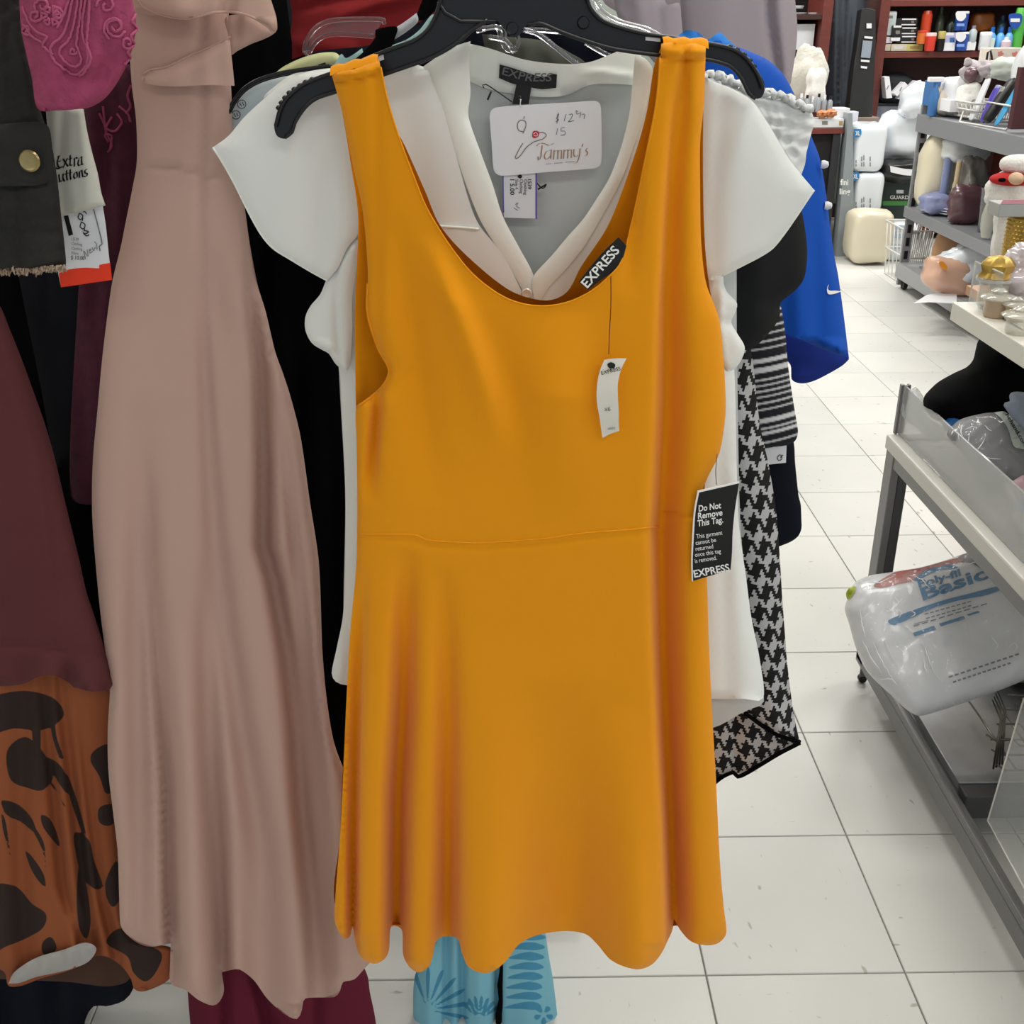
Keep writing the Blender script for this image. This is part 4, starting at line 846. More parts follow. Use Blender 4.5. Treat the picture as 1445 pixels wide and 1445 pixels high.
# pale hangers, straps and light shoulders left of the black hanger
ph = thing('pale_hanger', 'pale yellow padded hanger tip above the ivory blouse sleeve', 'hanger', P(430, 100, 1.05))
cloth('padding', [(385,106,1),(400,94),(425,82),(450,75),(472,74),(480,80),(482,90),(455,98),(420,104)], 1.05, 'pale_yellow', ph, step=4, bulge=.006, pillow=(.006, 8))
slab('slot', [(449,91,1),(459,88,1),(460,92,1),(450,95,1)], 1.042, .001, 'black_ink', ph)
mt = thing('mint_camisole', 'mint green camisole with thin straps on the slim black hanger', 'camisole', P(480, 110, 1.02))
cloth('strap', [(468,98,1),(476,84),(482,76),(488,82),(500,76),(511,68,1),(512,78),(496,92),(490,104,1)], 1.015, 'mint', mt, step=4, bulge=.003)
cloth('strap', [(553,64,1),(575,55),(592,42),(606,24),(612,20),(610,34),(600,50),(580,60),(557,68,1)], YD+.04, 'mint', mt, step=4, bulge=.003)
ws = thing('grey_white_top', 'pale grey strap crossing behind the black hanger at upper left', 'top', P(560, 60, YD+.05))
cloth('strap', [(543,50,1),(560,38),(575,28),(588,18,1),(590,30),(575,44),(553,58,1)], YD+.05, G('pale_grey', 'C9CBD0', rough=.8), ws, step=4, bulge=.002)
bs = thing('black_strap_top', 'black top with wide strap tucked behind the black hanger', 'top', P(530, 110, YD+.06))
cloth('strap', [(490,92,1),(505,80),(518,68),(530,52),(530,42),(560,38),(556,60),(565,68),(530,82),(500,98,1)], YD+.045, 'black_cloth', bs, step=5, bulge=.004)
cloth('strap', [(585,30,1),(592,10),(604,-20,1),(628,-20,1),(618,10),(600,28,1)], YD+.06, 'black_cloth', bs, step=5, bulge=.003)
sh = thing('slim_hanger', 'slim black hanger curving above the ivory sleeve with size marks beneath', 'hanger', P(330, 190, 1.0))
p = smooth_loop([(320,184),(319,172),(324,155),(332,140),(345,125),(365,113),(395,104),(430,98),(468,93)], 5, False)
tubes('frame', [[tuple(v) for v in PP(p[:, 0], p[:, 1], .985)]], .0018, 'black_plastic', sh, 8)
tubes('frame', [[tuple(v) for v in PP(p[:, 0]+1, p[:, 1]+2.5, .988)]], .0014, 'black_plastic', sh, 8)
wt = thing('aqua_white_shirt', 'aqua tinted white shirt shoulder with round printed care marks at upper left', 'shirt', P(350, 210, 1.0))
wsb = cloth('shoulder', [(306,205,1),(318,186),(324,160),(342,132),(368,116),(400,108),(440,104),(470,110),(470,200),(400,240),(330,230,1)], 1.0, G('aqua_white', 'C4D4D8', rough=.7), wt, step=7, bulge=.005)
for cx, cy in ((341, 147), (333, 162)):
    strokes('care_mark', [[(cx+6*math.cos(a), cy+6*math.sin(a)) for a in np.linspace(0, 6.29, 14)], [(cx-3, cy-2), (cx, cy+3)], [(cx+1, cy-3), (cx+3, cy+2)]], 1.0, 'black_ink', 1.0, wt, surf=lambda x, y: o_surf[wsb.name](x, y, .001))
cr = thing('cream_shirt', 'cream shirt shoulder between ivory blouse and slim hanger', 'shirt', P(420, 150, .97))
cloth('shoulder', [(372,140),(390,120),(410,106),(425,102),(440,103),(448,112),(430,140),(400,160)], .968, 'ivory_band', cr, step=5, bulge=.004)
cloth('strap', [(492,97,1),(498,88),(510,84),(516,82),(520,90),(515,98,1)], YD+.028, 'ivory_band', cr, step=4, bulge=.003)

# ------------------------------------------------------------------ garments on the right
YH = 1.06
ht_ = thing('houndstooth_skirt', 'black and white houndstooth knit skirt with black hem trim', 'skirt', P(1070, 1100, YH))
cloth('front_panel', [(1000,380,1),(1045,420),(1053,450),(1058,483),(1063,515),(1072,596),(1086,663),(1096,729),(1101,796),(1104,845),(1109,912),(1111,937),(1119,1001),(1126,1036),(1129,1047,1),(1112,1044),(1089,1035),(1070,1024),(1051,1008,1),(1000,990,1),(990,700)], YH, 'houndstooth', ht_, step=8, bulge=.014, back=False, folds=[('v', [(1045,560,.004,18),(1070,800,.006,20),(1095,1020,.006,18)])])
cloth('back_panel', [(985,980,1),(1060,980),(1095,1000),(1129,1046,1),(1100,1063),(1075,1078),(1055,1090),(1041,1096),(1037,1093),(1034,1088),(1020,1094),(1009,1104),(990,1110,1)], YH+.022, 'houndstooth', ht_, step=8, bulge=.004, back=False, folds=[('v', [(1038,1000,-.006,7),(1036,1090,-.008,7)])])
tr1 = smooth_loop([(1051,1006),(1070,1020),(1089,1033),(1110,1042),(1129,1047)], 5, False)
tubes('hem_trim', [[tuple(v) for v in PP(tr1[:, 0], tr1[:, 1], YH-.012)]], .0026, 'black_cloth', ht_, 8)
tr2 = smooth_loop([(1129,1048),(1100,1063),(1075,1078),(1055,1090),(1041,1096),(1035,1090),(1020,1096),(1007,1106)], 5, False)
tubes('hem_trim', [[tuple(v) for v in PP(tr2[:, 0], tr2[:, 1], YH+.014)]], .0026, 'black_cloth', ht_, 8)
YK = 1.12
SB = []
for y, t in ((420,5),(432,2),(441,1.6),(453,2),(463,1.6),(474,2),(484,1.6),(501,5.5),(514,7),(528,2),(536,1.6),(544,2),(552,1.6),(561,2),(570,1.6),(586,6),(597,2),(604,4),(617,2)): SB.append((y, t))
def stripe_attr(X, Y):
    yy = Y+(X-1112)*.30+((1112-X)/40)**2*3; r = np.zeros(X.shape)
    for y, t in SB: r = np.maximum(r, np.clip((t/2+.9-np.abs(yy-y))/1.2, 0, 1))
    return r
st = thing('striped_sweater', 'navy knit top with white stripes of mixed width beside the houndstooth skirt', 'sweater', P(1095, 632, YK))
cloth('body', [(1020,380,1),(1090,400),(1100,425),(1106,455),(1109,480),(1112,515),(1119,564),(1124,594),(1126,610),(1122,622),(1110,629),(1097,631),(1080,633),(1020,640,1)], YK, 'knit_stripe', st, step=2.2, bulge=.02, attr=stripe_attr)
kt = thing('white_ticket', 'small white ticket with a printed mark below the striped sweater', 'tag', P(1098, 655, YK-.01))
kc = slab('card', [(1080,629,1),(1110,629,1),(1109,653,1),(1080,656,1)], YK-.006, .001, 'white_card', kt)
strokes('printed_mark', [[(1103,643),(1100,642),(1097,646),(1099,650),(1103,648),(1103,644)],[(1101,646),(1105,642)]], 1.2, 'black_ink', YK-.006, kc)
YN = 1.15
nv = thing('navy_sleeve_top', 'dark navy top hanging under the striped sweater', 'top', P(1095, 770, YN))
cloth('sleeve', [(1040,560,1),(1110,600),(1120,624),(1122,652),(1127,700),(1130,712),(1131,735),(1131,746),(1126,757),(1115,765),(1105,769),(1096,772),(1060,770,1)], YN, 'navy_cloth', nv, step=6, bulge=.016)
YBk = 1.06
bk = thing('black_tee', 'black cap-sleeve top hanging between ivory blouse and blue polo shirt', 'top', P(1080, 480, YBk))
cloth('sleeve', [(1000,240,1),(1060,230),(1110,250),(1128,285),(1137,330),(1139,362),(1135,392),(1124,408),(1112,418),(1101,428),(1100,448),(1085,470),(1060,492),(1010,500,1)], YBk-.01, G('black_jersey', '0D0F12', rough=.9), bk, step=8, bulge=.02, folds=[('v', [(1065,260,.006,20),(1070,400,.004,20)])])
YBl = 1.24
bu = thing('polo_shirt', 'royal blue sports shirt with white swoosh on the sleeve, hanging at the right end', 't-shirt', P(1130, 541, YBl))
tee = cloth('body', [(950,70,1),(990,62),(1015,52),(1030,62),(1057,72),(1081,83),(1095,94),(1106,106),(1117,125),(1128,150),(1146,195),(1157,224),(1165,269),(1172,324),(1177,359),(1183,390),(1190,440),(1195,480),(1198,505,1),(1180,500),(1150,488),(1118,474),(1105,470,1),(1080,480),(1000,480,1),(960,300)], YBl-.02, 'blue_tee', bu, step=7, bulge=.03, back=False, folds=[('v', [(1120,300,.004,10),(1125,400,.006,14),(1130,480,.008,16)]), ('v', [(1150,330,-.003,8),(1158,480,-.004,10)])])
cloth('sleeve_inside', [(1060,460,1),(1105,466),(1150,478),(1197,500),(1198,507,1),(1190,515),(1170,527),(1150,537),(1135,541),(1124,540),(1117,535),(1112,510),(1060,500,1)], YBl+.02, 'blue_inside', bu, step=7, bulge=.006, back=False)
cloth('collar', [(945,70,1),(951,57),(968,43),(986,46),(998,56),(1015,46),(1026,55),(1036,68),(1000,78)], YBl-.04, 'sky_blue', bu, step=5, bulge=.006)
ts = o_surf[tee.name]
decal('swoosh', [(1170,401,1),(1168,407),(1171,410),(1178,410),(1188,411,1),(1176,415),(1169,415),(1167,410),(1168,404)], 'white_ink', bu, surf=lambda x, y: ts(x, y, .002), step=2)
for c in ((1163, 232), (1168, 290)):
    lathe('white_button', P(c[0]-4, c[1], YBl-.03), [(0, 0), (.004, 0), (.0045, .003), (.003, .007), (0, .008)], 'white_card', bu, 12, axis=(1, -.3, 0))
YRu = 1.09
wr = thing('ruched_top', 'white ruched cotton top with gathered neckline behind the ivory sleeve', 'top', P(1080, 240, YRu))
cloth('body', [(985,110,1),(1000,107),(1015,110),(1032,117),(1049,126),(1064,130),(1079,133),(1095,138),(1108,140),(1122,146),(1138,152),(1146,160),(1149,173),(1145,188),(1142,200),(1138,216),(1135,235),(1120,260),(1040,270),(985,240,1)], YRu, 'white_ruche', wr, step=4, bulge=.014, crinkle=.0025, cs=12,
   folds=[('h', [(990,125,-.004,4),(1050,142,-.004,4),(1145,168,-.004,4)]), ('h', [(1050,165,-.003,4),(1145,185,-.004,4)]), ('h', [(1080,190,-.003,4),(1142,205,-.004,4)])])
V = []; F = []
fr = smooth_loop([(990,106),(1015,107),(1032,114),(1049,123),(1064,128),(1080,130),(1108,137),(1125,146),(1145,156)], 3, False)
q = PP(fr[:, 0]+np.sin(np.arange(len(fr))*2.1)*2, fr[:, 1]+np.sin(np.arange(len(fr))*1.3)*3, YRu-.012, .004*np.sin(np.arange(len(fr))*1.9))
tubes('frill', [[tuple(v) for v in q]], .0035, 'white_ruche', wr, 7)
YLi = 1.7
l1 = thing('lilac_trousers', 'pale mauve folded trousers at the top right, left pair', 'trousers', P(920, 60, YLi))
cloth('leg_panel', [(860,-60,1),(867,4),(875,30),(900,60),(925,90),(963,120),(964,60),(961,20),(958,4),(940,5),(925,-60,1)], YLi, 'lilac_cloth', l1, step=6, bulge=.01, folds=[('v', [(930,5,-.004,4),(934,60,-.002,4)]), ('v', [(900,0,.006,12),(910,60,.004,12)])])
l2 = thing('lilac_trousers', 'wide mauve-grey trousers above the royal blue shirt shoulder', 'trousers', P(1040, 120, YLi+.05))
cloth('leg_panel', [(955,-60,1),(960,0),(963,60),(965,110),(1030,130),(1110,125),(1118,104),(1124,60),(1125,35),(1122,0),(1118,-60,1)], YLi+.05, 'lilac_cloth', l2, step=7, bulge=.02, folds=[('v', [(1082,-60,-.012,5),(1086,30,-.014,5),(1096,90,-.012,5),(1100,125,-.01,5)]), ('v', [(1098,-20,.01,7),(1108,100,.01,7)]), ('v', [(1020,0,.004,30),(1020,100,.004,30)])])
l3 = thing('lilac_blouse', 'lilac-grey satin blouse sliver behind the clear hanger arm', 'blouse', P(890, 60, YLi-.1))
cloth('panel', [(838,-60,1),(850,0),(868,15),(900,30),(930,42),(950,58),(960,60),(962,-10),(958,-60,1)], YLi+.12, 'lilac_cloth', l3, step=7, bulge=.004)
# ------------------------------------------------------------------ turquoise garment near the floor
FW = []
for k in range(9):
    y = 1300+k*14; FW.append(([(722-k*1.5, y+10), (740, y+2), (758, y+3), (772-k*1, y+9), (756, y+9+4), (738, y+8+4)]))
for (cx, cy) in ((767, 1432),):
    for k in range(5):
        a = k*1.256+.3; FW.append([(cx+3*math.cos(a), cy+3*math.sin(a)), (cx+12*math.cos(a-.35), cy+12*math.sin(a-.35)), (cx+14*math.cos(a), cy+14*math.sin(a)), (cx+12*math.cos(a+.35), cy+12*math.sin(a+.35))])
for k in range(7):
    a = -1.9+k*.35; cx, cy = 603, 1425
    FW.append([(cx+8*math.cos(a), cy+8*math.sin(a)), (cx+50*math.cos(a-.06), cy+50*math.sin(a-.06)), (cx+62*math.cos(a), cy+62*math.sin(a)), (cx+50*math.cos(a+.06), cy+50*math.sin(a+.06))])
    cx, cy = 676, 1440; a = -2.3+k*.28
    FW.append([(cx+8*math.cos(a), cy+8*math.sin(a)), (cx+30*math.cos(a-.08), cy+30*math.sin(a-.08)), (cx+36*math.cos(a), cy+36*math.sin(a)), (cx+30*math.cos(a+.08), cy+30*math.sin(a+.08))])
FWs = [smooth_loop(l, 3) for l in FW]
fern = motif_attr(FWs, 3.0)
YQ = 1.13
tq = thing('turquoise_dress', 'light turquoise dress with fern and flower print hanging below the yellow hem', 'dress', P(690, 1500, YQ))
cloth('skirt', [(600,1250,1),(760,1250,1),(768,1300),(773,1340),(780,1380),(787,1440),(790,1510,1),(583,1510,1),(583,1440),(585,1380),(600,1345),(615,1320)], YQ, 'fern_print', tq, step=3, bulge=.02, attr=fern,
   folds=[('r', [(628,1320,-.012,8),(628,1510,-.018,9)]), ('v', [(652,1340,-.018,5),(652,1510,-.02,6)]), ('v', [(702,1340,-.02,6),(702,1510,-.022,6)]), ('v', [(605,1350,.006,10),(605,1510,.006,10)]), ('v', [(676,1360,.008,12),(676,1510,.008,12)]), ('v', [(745,1300,.006,20),(745,1510,.006,20)])])
tubes('sash_cord', [[tuple(P(x, y, YQ-.012)) for x, y in ((711,1352),(709,1372),(706,1390),(708,1410),(704,1430),(703,1460),(701,1500))]], .0045, 'black_cloth', tq, 8)
# ------------------------------------------------------------------ near display table on the right
mat('table_white', 'D4D2CC', rough=.45)
mat('table_grey', '7B7B7C', rough=.4, metal=.35)
mat('table_dark', '4E4E50', rough=.45, metal=.3)
mat('galvanised', '9A9DA0', rough=.35, metal=.5, var=.12, vscale=14)
mat('acrylic', 'BFC2C4', rough=.12, alpha=.62, spec=.6, coat=.3)
mat('acrylic_clear', 'DDE2E4', rough=.05, alpha=.16, spec=.8)
mat('acrylic_edge', 'D8D6CE', rough=.2)
mat('wire_steel', '6E6A62', rough=.3, metal=.9)
mat('shrink_wrap', 'F2F4F8', rough=.1, alpha=.17, spec=1, coat=1, bump=.35, bscale=45)
XT, YTf, ZT = .765, 2.01, .574
ta = thing('display_table', 'grey metal display table with white top rail and low acrylic lip, nearest on the right', 'table', (1.1, 1.5, 0))
YT0 = .75; XR = 1.55
box('rail', (XT, YT0, ZT-.03), (XT+.03, YTf, ZT), 'table_white', ta, .004)
box('under_rail', (XT+.006, YT0, ZT-.058), (XT+.028, YTf-.04, ZT-.031), 'table_grey', ta)
box('rail', (XT+.03, YTf-.03, ZT-.03), (XR, YTf, ZT), 'table_white', ta, .004)
for (x, y) in ((XT+.004, YTf-.045), (XR-.04, YTf-.045), (XR-.04, YT0), ):
    l = box('leg', (x, y, .055), (x+.016, y+.042, ZT-.03), 'table_grey', ta)
    box('inner_face', (x+.0165, y+.001, .056), (x+.036, y+.04, ZT-.032), 'table_dark', l)
box('lower_rail', (XT+.004, YT0, .045), (XT+.032, YTf, .083), 'table_grey', ta, .004)
box('lower_rail', (XT+.004, YT0, .084), (XT+.012, YTf, .1), 'table_grey', ta, .002)
box('lower_rail', (XR-.04, YT0, .045), (XR-.01, YTf, .09), 'table_grey', ta, .004)
box('shelf_panel', (XT+.033, 1.52, .083), (XR-.04, YTf-.006, .1), 'galvanised', ta, .002)
box('cross_bar', (XT+.032, 1.485, .048), (XR-.04, 1.518, .098), 'table_dark', ta, .003)
box('deck', (XT+.031, YT0, ZT-.016), (XR, YTf-.031, ZT-.004), 'table_white', ta, .001)
for (x, y) in ((XT+.018, YTf-.02), (XR-.025, YTf-.02), (XR-.025, YT0+.02), (XT+.018, YT0+.02)):
    c = lathe('caster', (x, y-.007, .0092), [(0, 0), (.0085, 0), (.009, .003), (.009, .010), (.0085, .013), (0, .013)], G('rubber', '222222', rough=.6), ta, 18, axis=(0, 1, 0))
    box('caster_fork', (x-.011, y-.013, .022), (x+.011, y-.01, .05), 'table_grey', c, 0)
pl = thing('acrylic_lip', 'low cloudy acrylic lip board clipped along the near display table', 'acrylic panel', (XT+.04, 1.5, ZT))
box('panel', (XT+.022, YT0+.1, ZT+.001), (XT+.026, YTf-.006, ZT+.1), 'acrylic', pl, .0006)
for dx in (0, .007, .014):
    box('clip_channel', (XT+.014+dx, YTf-.007, ZT+.001), (XT+.019+dx, YTf+.003, ZT+.103), 'table_grey' if dx != .007 else 'table_white', pl, .0006)
# leaning clear sheet under the table
cs_ = thing('acrylic_sheet', 'clear acrylic sheet standing below the near table beside the wire rack', 'acrylic panel', PZ(1400, 1160, .02))
a, b_, c_ = P(1445, 985, 1.42), P(1394, 1158, 1.36), P(1450, 1262, 1.14); d_ = a+(c_-b_)
mk('panel', [tuple(v) for v in (a, b_, c_, d_)]+[tuple(v+Vector((.003, 0, .001))) for v in (a, b_, c_, d_)], [(0, 1, 2, 3), (7, 6, 5, 4), (0, 4, 5, 1), (1, 5, 6, 2), (2, 6, 7, 3), (3, 7, 4, 0)], 'acrylic_clear', cs_, smooth=False)
tubes('edge', [[a, b_], [b_, c_]], .0014, 'acrylic_edge', cs_, 6)
# batting bag
BP = ((.90, 1.72, .30), (-.08, -.62, .78))
bg = thing('batting_bag', 'clear plastic bag of white polyester batting printed in blue, on the near table lower shelf', 'bag', (.92, 1.75, .1))
bo = [(1199,838),(1203,826),(1212,818),(1228,812),(1260,807),(1300,800),(1335,790),(1370,779),(1390,786),(1420,812),(1450,845),(1480,900),(1470,945),(1440,962),(1400,978),(1360,992),(1320,1005),(1297,1010),(1280,1002),(1262,985),(1240,965),(1222,945),(1208,915),(1198,880),(1192,858)]
mat('batting', 'D3D5D8', rough=.5, spec=.6, coat=.5, bump=.15, bscale=30)
bb = cloth('batting', bo, BP, 'batting', bg, step=6, pillow=(.055, 46), backd=.05, wav=.002, wavs=(70, 60), crinkle=.0012, cs=26)
bs_ = o_surf[bb.name]
def wrapfn(x, y): return bs_(x, y, .004)
wp = smooth_loop(bo, 6); V2, F2 = tri(wp, 4.5); X_, Y_ = V2[:, 0], V2[:, 1]
e = np.clip(seg_dist(wp, X_, Y_)/20, 0, 1)
lf = (.002+.007*(1-np.abs(np.sin(X_/9+2*np.sin(Y_/17))))**2+.006*(1-np.abs(np.sin((X_+Y_)/13+1.5*np.sin(X_/11))))*np.clip((1300-X_)/60+.2, .2, 1))*e
VV = np.concatenate([bs_(X_, Y_, 0)+(bs_(X_, Y_, 1)-bs_(X_, Y_, 0))*lf[:, None]])
mk('plastic_wrap', VV, F2, 'shrink_wrap', bg)
decal('red_patch', [(1233,826),(1262,808),(1300,801),(1352,787),(1362,791),(1340,797),(1310,803),(1298,810),(1289,819),(1268,824),(1245,829)], G('brick_print', '9C4A40', rough=.5), bg, surf=lambda x, y: bs_(x, y, .0012), step=4)
decal('grey_patch', [(1352,786),(1370,780),(1392,788),(1420,813),(1440,840),(1400,812),(1372,795),(1355,793)], G('grey_print', '77777C', rough=.5), bg, surf=lambda x, y: bs_(x, y, .001), step=4)
decal('lime_corner', [(1194,836),(1200,829),(1208,828),(1203,840),(1196,846)], G('lime_print', 'B5C24A', rough=.5), bg, surf=lambda x, y: bs_(x, y, .0012), step=3)
mat('cyan_print', '0C6C9C', rough=.5)
sf = lambda x, y: bs_(x, y, .0016)
def arch(x, y): return x, y
txt('Airtex', 1292, 816, 8, 'cyan_print', 0, bg, rot=-15, w=1, surf=sf) if False else None
decal('blue_arc', [(1289,818),(1300,809),(1318,801),(1340,797),(1352,800),(1340,803),(1320,806),(1305,813),(1296,820)], 'cyan_print', bg, surf=lambda x, y: bs_(x, y, .0014), step=3)
txt('Poly-fil', 1297, 829, 9.5, 'cyan_print', 0, bg, rot=-16, w=62, bold=.035, surf=sf)
txt('Basic', 1303, 847, 17, 'cyan_print', 0, bg, rot=-19, w=98, bold=.03, surf=sf)
decal('blue_band', [(1253,876),(1270,868),(1300,857),(1335,846),(1370,837),(1400,829),(1415,826),(1413,832),(1390,840),(1350,848),(1320,857),(1290,870),(1262,882)], 'cyan_print', bg, surf=sf, step=4)
txt('all natural loft batting', 1300, 866, 3.5, 'grey_ink', 0, bg, rot=-16, w=85, surf=sf) if False else None
for (x0, y0, x1, y1) in ((1304,867,1372,848), (1306,873,1372,854), (1288,884,1395,851), (1290,881,1310,875)):
    n = 9
    strokes('small_print', [[(x0+(x1-x0)*(i+.1)/n, y0+(y1-y0)*(i+.1)/n), (x0+(x1-x0)*(i+.8)/n, y0+(y1-y0)*(i+.8)/n)] for i in range(n)], 1.6, 'grey_ink', 0, bg, surf=sf)
decal('blue_box', [(1288,893,1),(1318,883,1),(1321,888,1),(1291,898,1)], 'cyan_print', bg, surf=sf, step=3)
decal('blue_box', [(1325,880,1),(1360,869,1),(1362,873,1),(1328,884,1)], 'cyan_print', bg, surf=sf, step=3)
decal('blue_box', [(1364,867,1),(1380,862,1),(1383,864,1),(1367,869,1)], 'cyan_print', bg, surf=sf, step=3)
for (x0, y0, x1, y1) in ((1338,956,1440,922), (1344,963,1428,935)):
    n = 12
    strokes('small_print', [[(x0+(x1-x0)*(i+.1)/n, y0+(y1-y0)*(i+.1)/n), (x0+(x1-x0)*(i+.75)/n, y0+(y1-y0)*(i+.75)/n)] for i in range(n)], 2.4, 'grey_ink', 0, bg, surf=sf)
mat('glint_white', 'FFFFFF', rough=.08, alpha=.75, coat=1)  # wrap creases in white, their highlights put into the colour
CRS = [[(1293,897),(1300,905),(1308,920),(1312,935),(1318,948),(1330,962)], [(1303,930),(1306,945),(1309,952)], [(1262,842),(1268,850),(1264,858),(1272,864),(1268,872)], [(1258,850),(1252,858),(1262,862)], [(1275,880),(1282,886),(1290,892)], [(1398,893),(1402,902),(1408,910),(1404,918)],
       [(1424,914),(1430,908),(1436,912),(1428,922)], [(1222,900),(1216,880),(1214,860)], [(1232,905),(1240,925),(1252,945),(1262,962)], [(1218,905),(1230,930),(1245,950)], [(1248,900),(1258,925),(1272,945)], [(1290,812),(1300,818),(1312,830)], [(1283,815),(1290,824)], [(1225,818),(1240,822),(1262,812)],
       [(1285,870),(1292,866),(1286,862),(1294,858)], [(1240,960),(1256,958),(1266,968)], [(1410,815),(1418,826),(1424,842)], [(1360,792),(1368,796),(1376,793),(1384,800)], [(1277,828),(1262,836),(1250,840)]]
V = []; F = []
for c in CRS:
    p = smooth_loop(c, 3, False); n_ = len(p); q = bs_(p[:, 0]+rng.normal(0, .5, n_), p[:, 1]+rng.normal(0, .5, n_), .0075); k = len(V)
    v, f = tube_geo([tuple(x) for x in q], list(.0011*np.sin(np.linspace(.25, 2.9, n_))), 5); V += v; F += [tuple(i+k for i in g_) for g_ in f]
tag(mk('crease_glints', V, F, 'glint_white', bg), kind='stuff')
# wire rack and dark pan on the shelf
wr_ = thing('wire_rack', 'chrome wire dish rack on the galvanised lower shelf below the batting bag', 'rack', (1.0, 1.68, .1))
z0 = .107
lines = []
for i in range(5): lines.append([(.86+i*.03+ .0, 1.56+i*.045, z0+.055), (.90+i*.03, 1.56+i*.045, z0+.055), (.915+i*.03, 1.56+i*.045, z0+.04), (1.02, 1.56+i*.045, z0+.04), (1.035, 1.56+i*.045, z0+.055), (1.2, 1.56+i*.045, z0+.055)])
lines2 = [[(x, 1.53, z0+.012), (x, 1.74, z0+.012)] for x in (.9, .95, 1.0, 1.05, 1.1, 1.15)]
lines3 = [[(.868+.007*k, 1.545+.004*k, z0+.002), (.868+.007*k, 1.555+.01*k, z0+.10), (.87+.007*k, 1.60+.01*k, z0+.11)] for k in range(4)]
lines4 = [[(.87, 1.54+k*.028, z0+.015+k*.012), (.885, 1.535+k*.028, z0+.006+k*.012), (1.2, 1.535+k*.028, z0+.006+k*.012)] for k in range(3)]
for nm, L_s in (('cross_wire', lines), ('base_wire', lines2), ('upright_wire', lines3), ('front_wire', lines4)):
    for l in L_s: tubes(nm, [l], .0019, 'wire_steel', wr_, 6)
pn = lathe('pan', (1.12, 1.86, .105), [(0, .0), (.10, .0), (.125, .012), (.14, .04), (.146, .042), (.14, .046), (.12, .02), (.0, .008)], G('pan_dark', '3A3A38', rough=.35, metal=.5), None, 36)
tag(pn, 'dark shallow metal pan resting on the wire rack under the batting bag', 'pan')

# ------------------------------------------------------------------ upper shelf of the same fixture
XU, YU, ZU = .835, 1.965, .85
us = thing('white_shelf', 'white laminate shelf top with dark inset line carrying the cork jars', 'shelf', (1.2, 1.5, ZU-.035))
box('board', (XU, .9, ZU-.034), (1.6, YU, ZU), G('shelf_white', 'E6E4DA', rough=.4), us, .002)
tubes('inset_line', [[(XU+.04, .9, ZU+.0006), (XU+.04, YU-.03, ZU+.0006), (1.6, YU-.03, ZU+.0006)]], .0013, 'black_plastic', us, 6)
for x, y in ((1.5, YU-.1), (1.5, .95)): box('support', (x, y, ZT), (x+.03, y+.03, ZU-.034), 'table_grey', us)
up = thing('acrylic_divider', 'upright clear acrylic divider with bright edges at the shelf corner', 'acrylic panel', P(1380, 430, YU))
q0, q1 = P(1367, 431, YU+.01), P(1377, 369, YU+.01); q2, q3 = P(1415, 386, YU-.12), P(1408, 440, YU-.12)
mk('panel', [tuple(v) for v in (q0, q1, q2, q3)]+[tuple(v+Vector((.003, .001, 0))) for v in (q0, q1, q2, q3)], [(0, 1, 2, 3), (7, 6, 5, 4), (0, 4, 5, 1), (1, 5, 6, 2), (2, 6, 7, 3), (3, 7, 4, 0)], 'acrylic_clear', up, smooth=False)
tubes('edge', [[q0, q1], [q1, q2]], .0016, 'acrylic_edge', up, 6)
mat('tan_glass', 'C8AE90', rough=.2, alpha=.75, coat=.5)
mat('clear_glass', 'DAD9CC', rough=.08, alpha=.45, spec=.8, coat=.5)
mat('cork', 'B48D64', rough=.9, bump=.5, bscale=200)
mat('gold_text', 'B9984A', rough=.35, metal=.6)
def jar(label, px, py, w, h, Y, m, m2, group):
    c = PZ(px, py, ZU+.001); s = (c-Vector((0, 0, CAMZ))).length/FPX
    t = thing('glass_jar', label, 'jar', c, group); r = w*s/2; H = h*s
    lathe('body', c, [(0, 0), (r*.8, 0), (r*.9, H*.08), (r*.9, H*.5), (r*1.0, H*.55), (r*1.0, H*.62)], m, t, 20)
    lathe('lid', c, [(0, H*.625), (r*1.25, H*.63), (r*1.3, H*.68), (r*1.1, H*.76), (r*.5, H*.8), (r*.6, H*.9), (r*.3, H), (0, H)], m2, t, 20)
jar('short tan glass jar with wide clear lid at the front of the white shelf', 1404, 446, 34, 36, 0, 'tan_glass', 'clear_glass', 'jars on the white shelf')
jar('amber coloured jar behind, nearest the gold sequined vase', 1430, 452, 26, 30, 0, 'tan_glass', 'clear_glass', 'jars on the white shelf')
jar('clear glass tumbler jar closest to the camera on the white shelf', 1436, 470, 36, 34, 0, 'clear_glass', 'clear_glass', 'jars on the white shelf')
c = PZ(1398, 434, ZU+.002)
jt = thing('glass_jar', 'taller clear jar topped with gold filigree beside the acrylic divider', 'jar', c, 'jars on the white shelf')
lathe('body', c, [(0, 0), (.022, 0), (.026, .01), (.026, .045), (.034, .05), (.034, .055)], 'clear_glass', jt, 20)
lathe('lid', c, [(0, .0555), (.03, .056), (.024, .065), (.028, .078), (.018, .09), (0, .094)], 'gold_text', jt, 20, ribs=8, rib=.12)
sb = thing('plastic_bag', 'crumpled shiny clear plastic bag of pink tissue on the white shelf', 'bag', PZ(1455, 430, ZU))
blob('wrap', PZ(1452, 432, ZU)+Vector((0, 0, .052)), (.062, .05, .05), G('foil_plastic', 'D8CED4', rough=.12, coat=1, spec=.8, alpha=.8), sb, (40, 28), 2.2, .08, 22, crease=.22, seed=3)
blob('tissue', PZ(1452, 432, ZU)+Vector((0, 0, .05)), (.045, .038, .04), G('pink_tissue', 'C9A3A0', rough=.8), sb, (24, 16), 2.2, .06, 20)

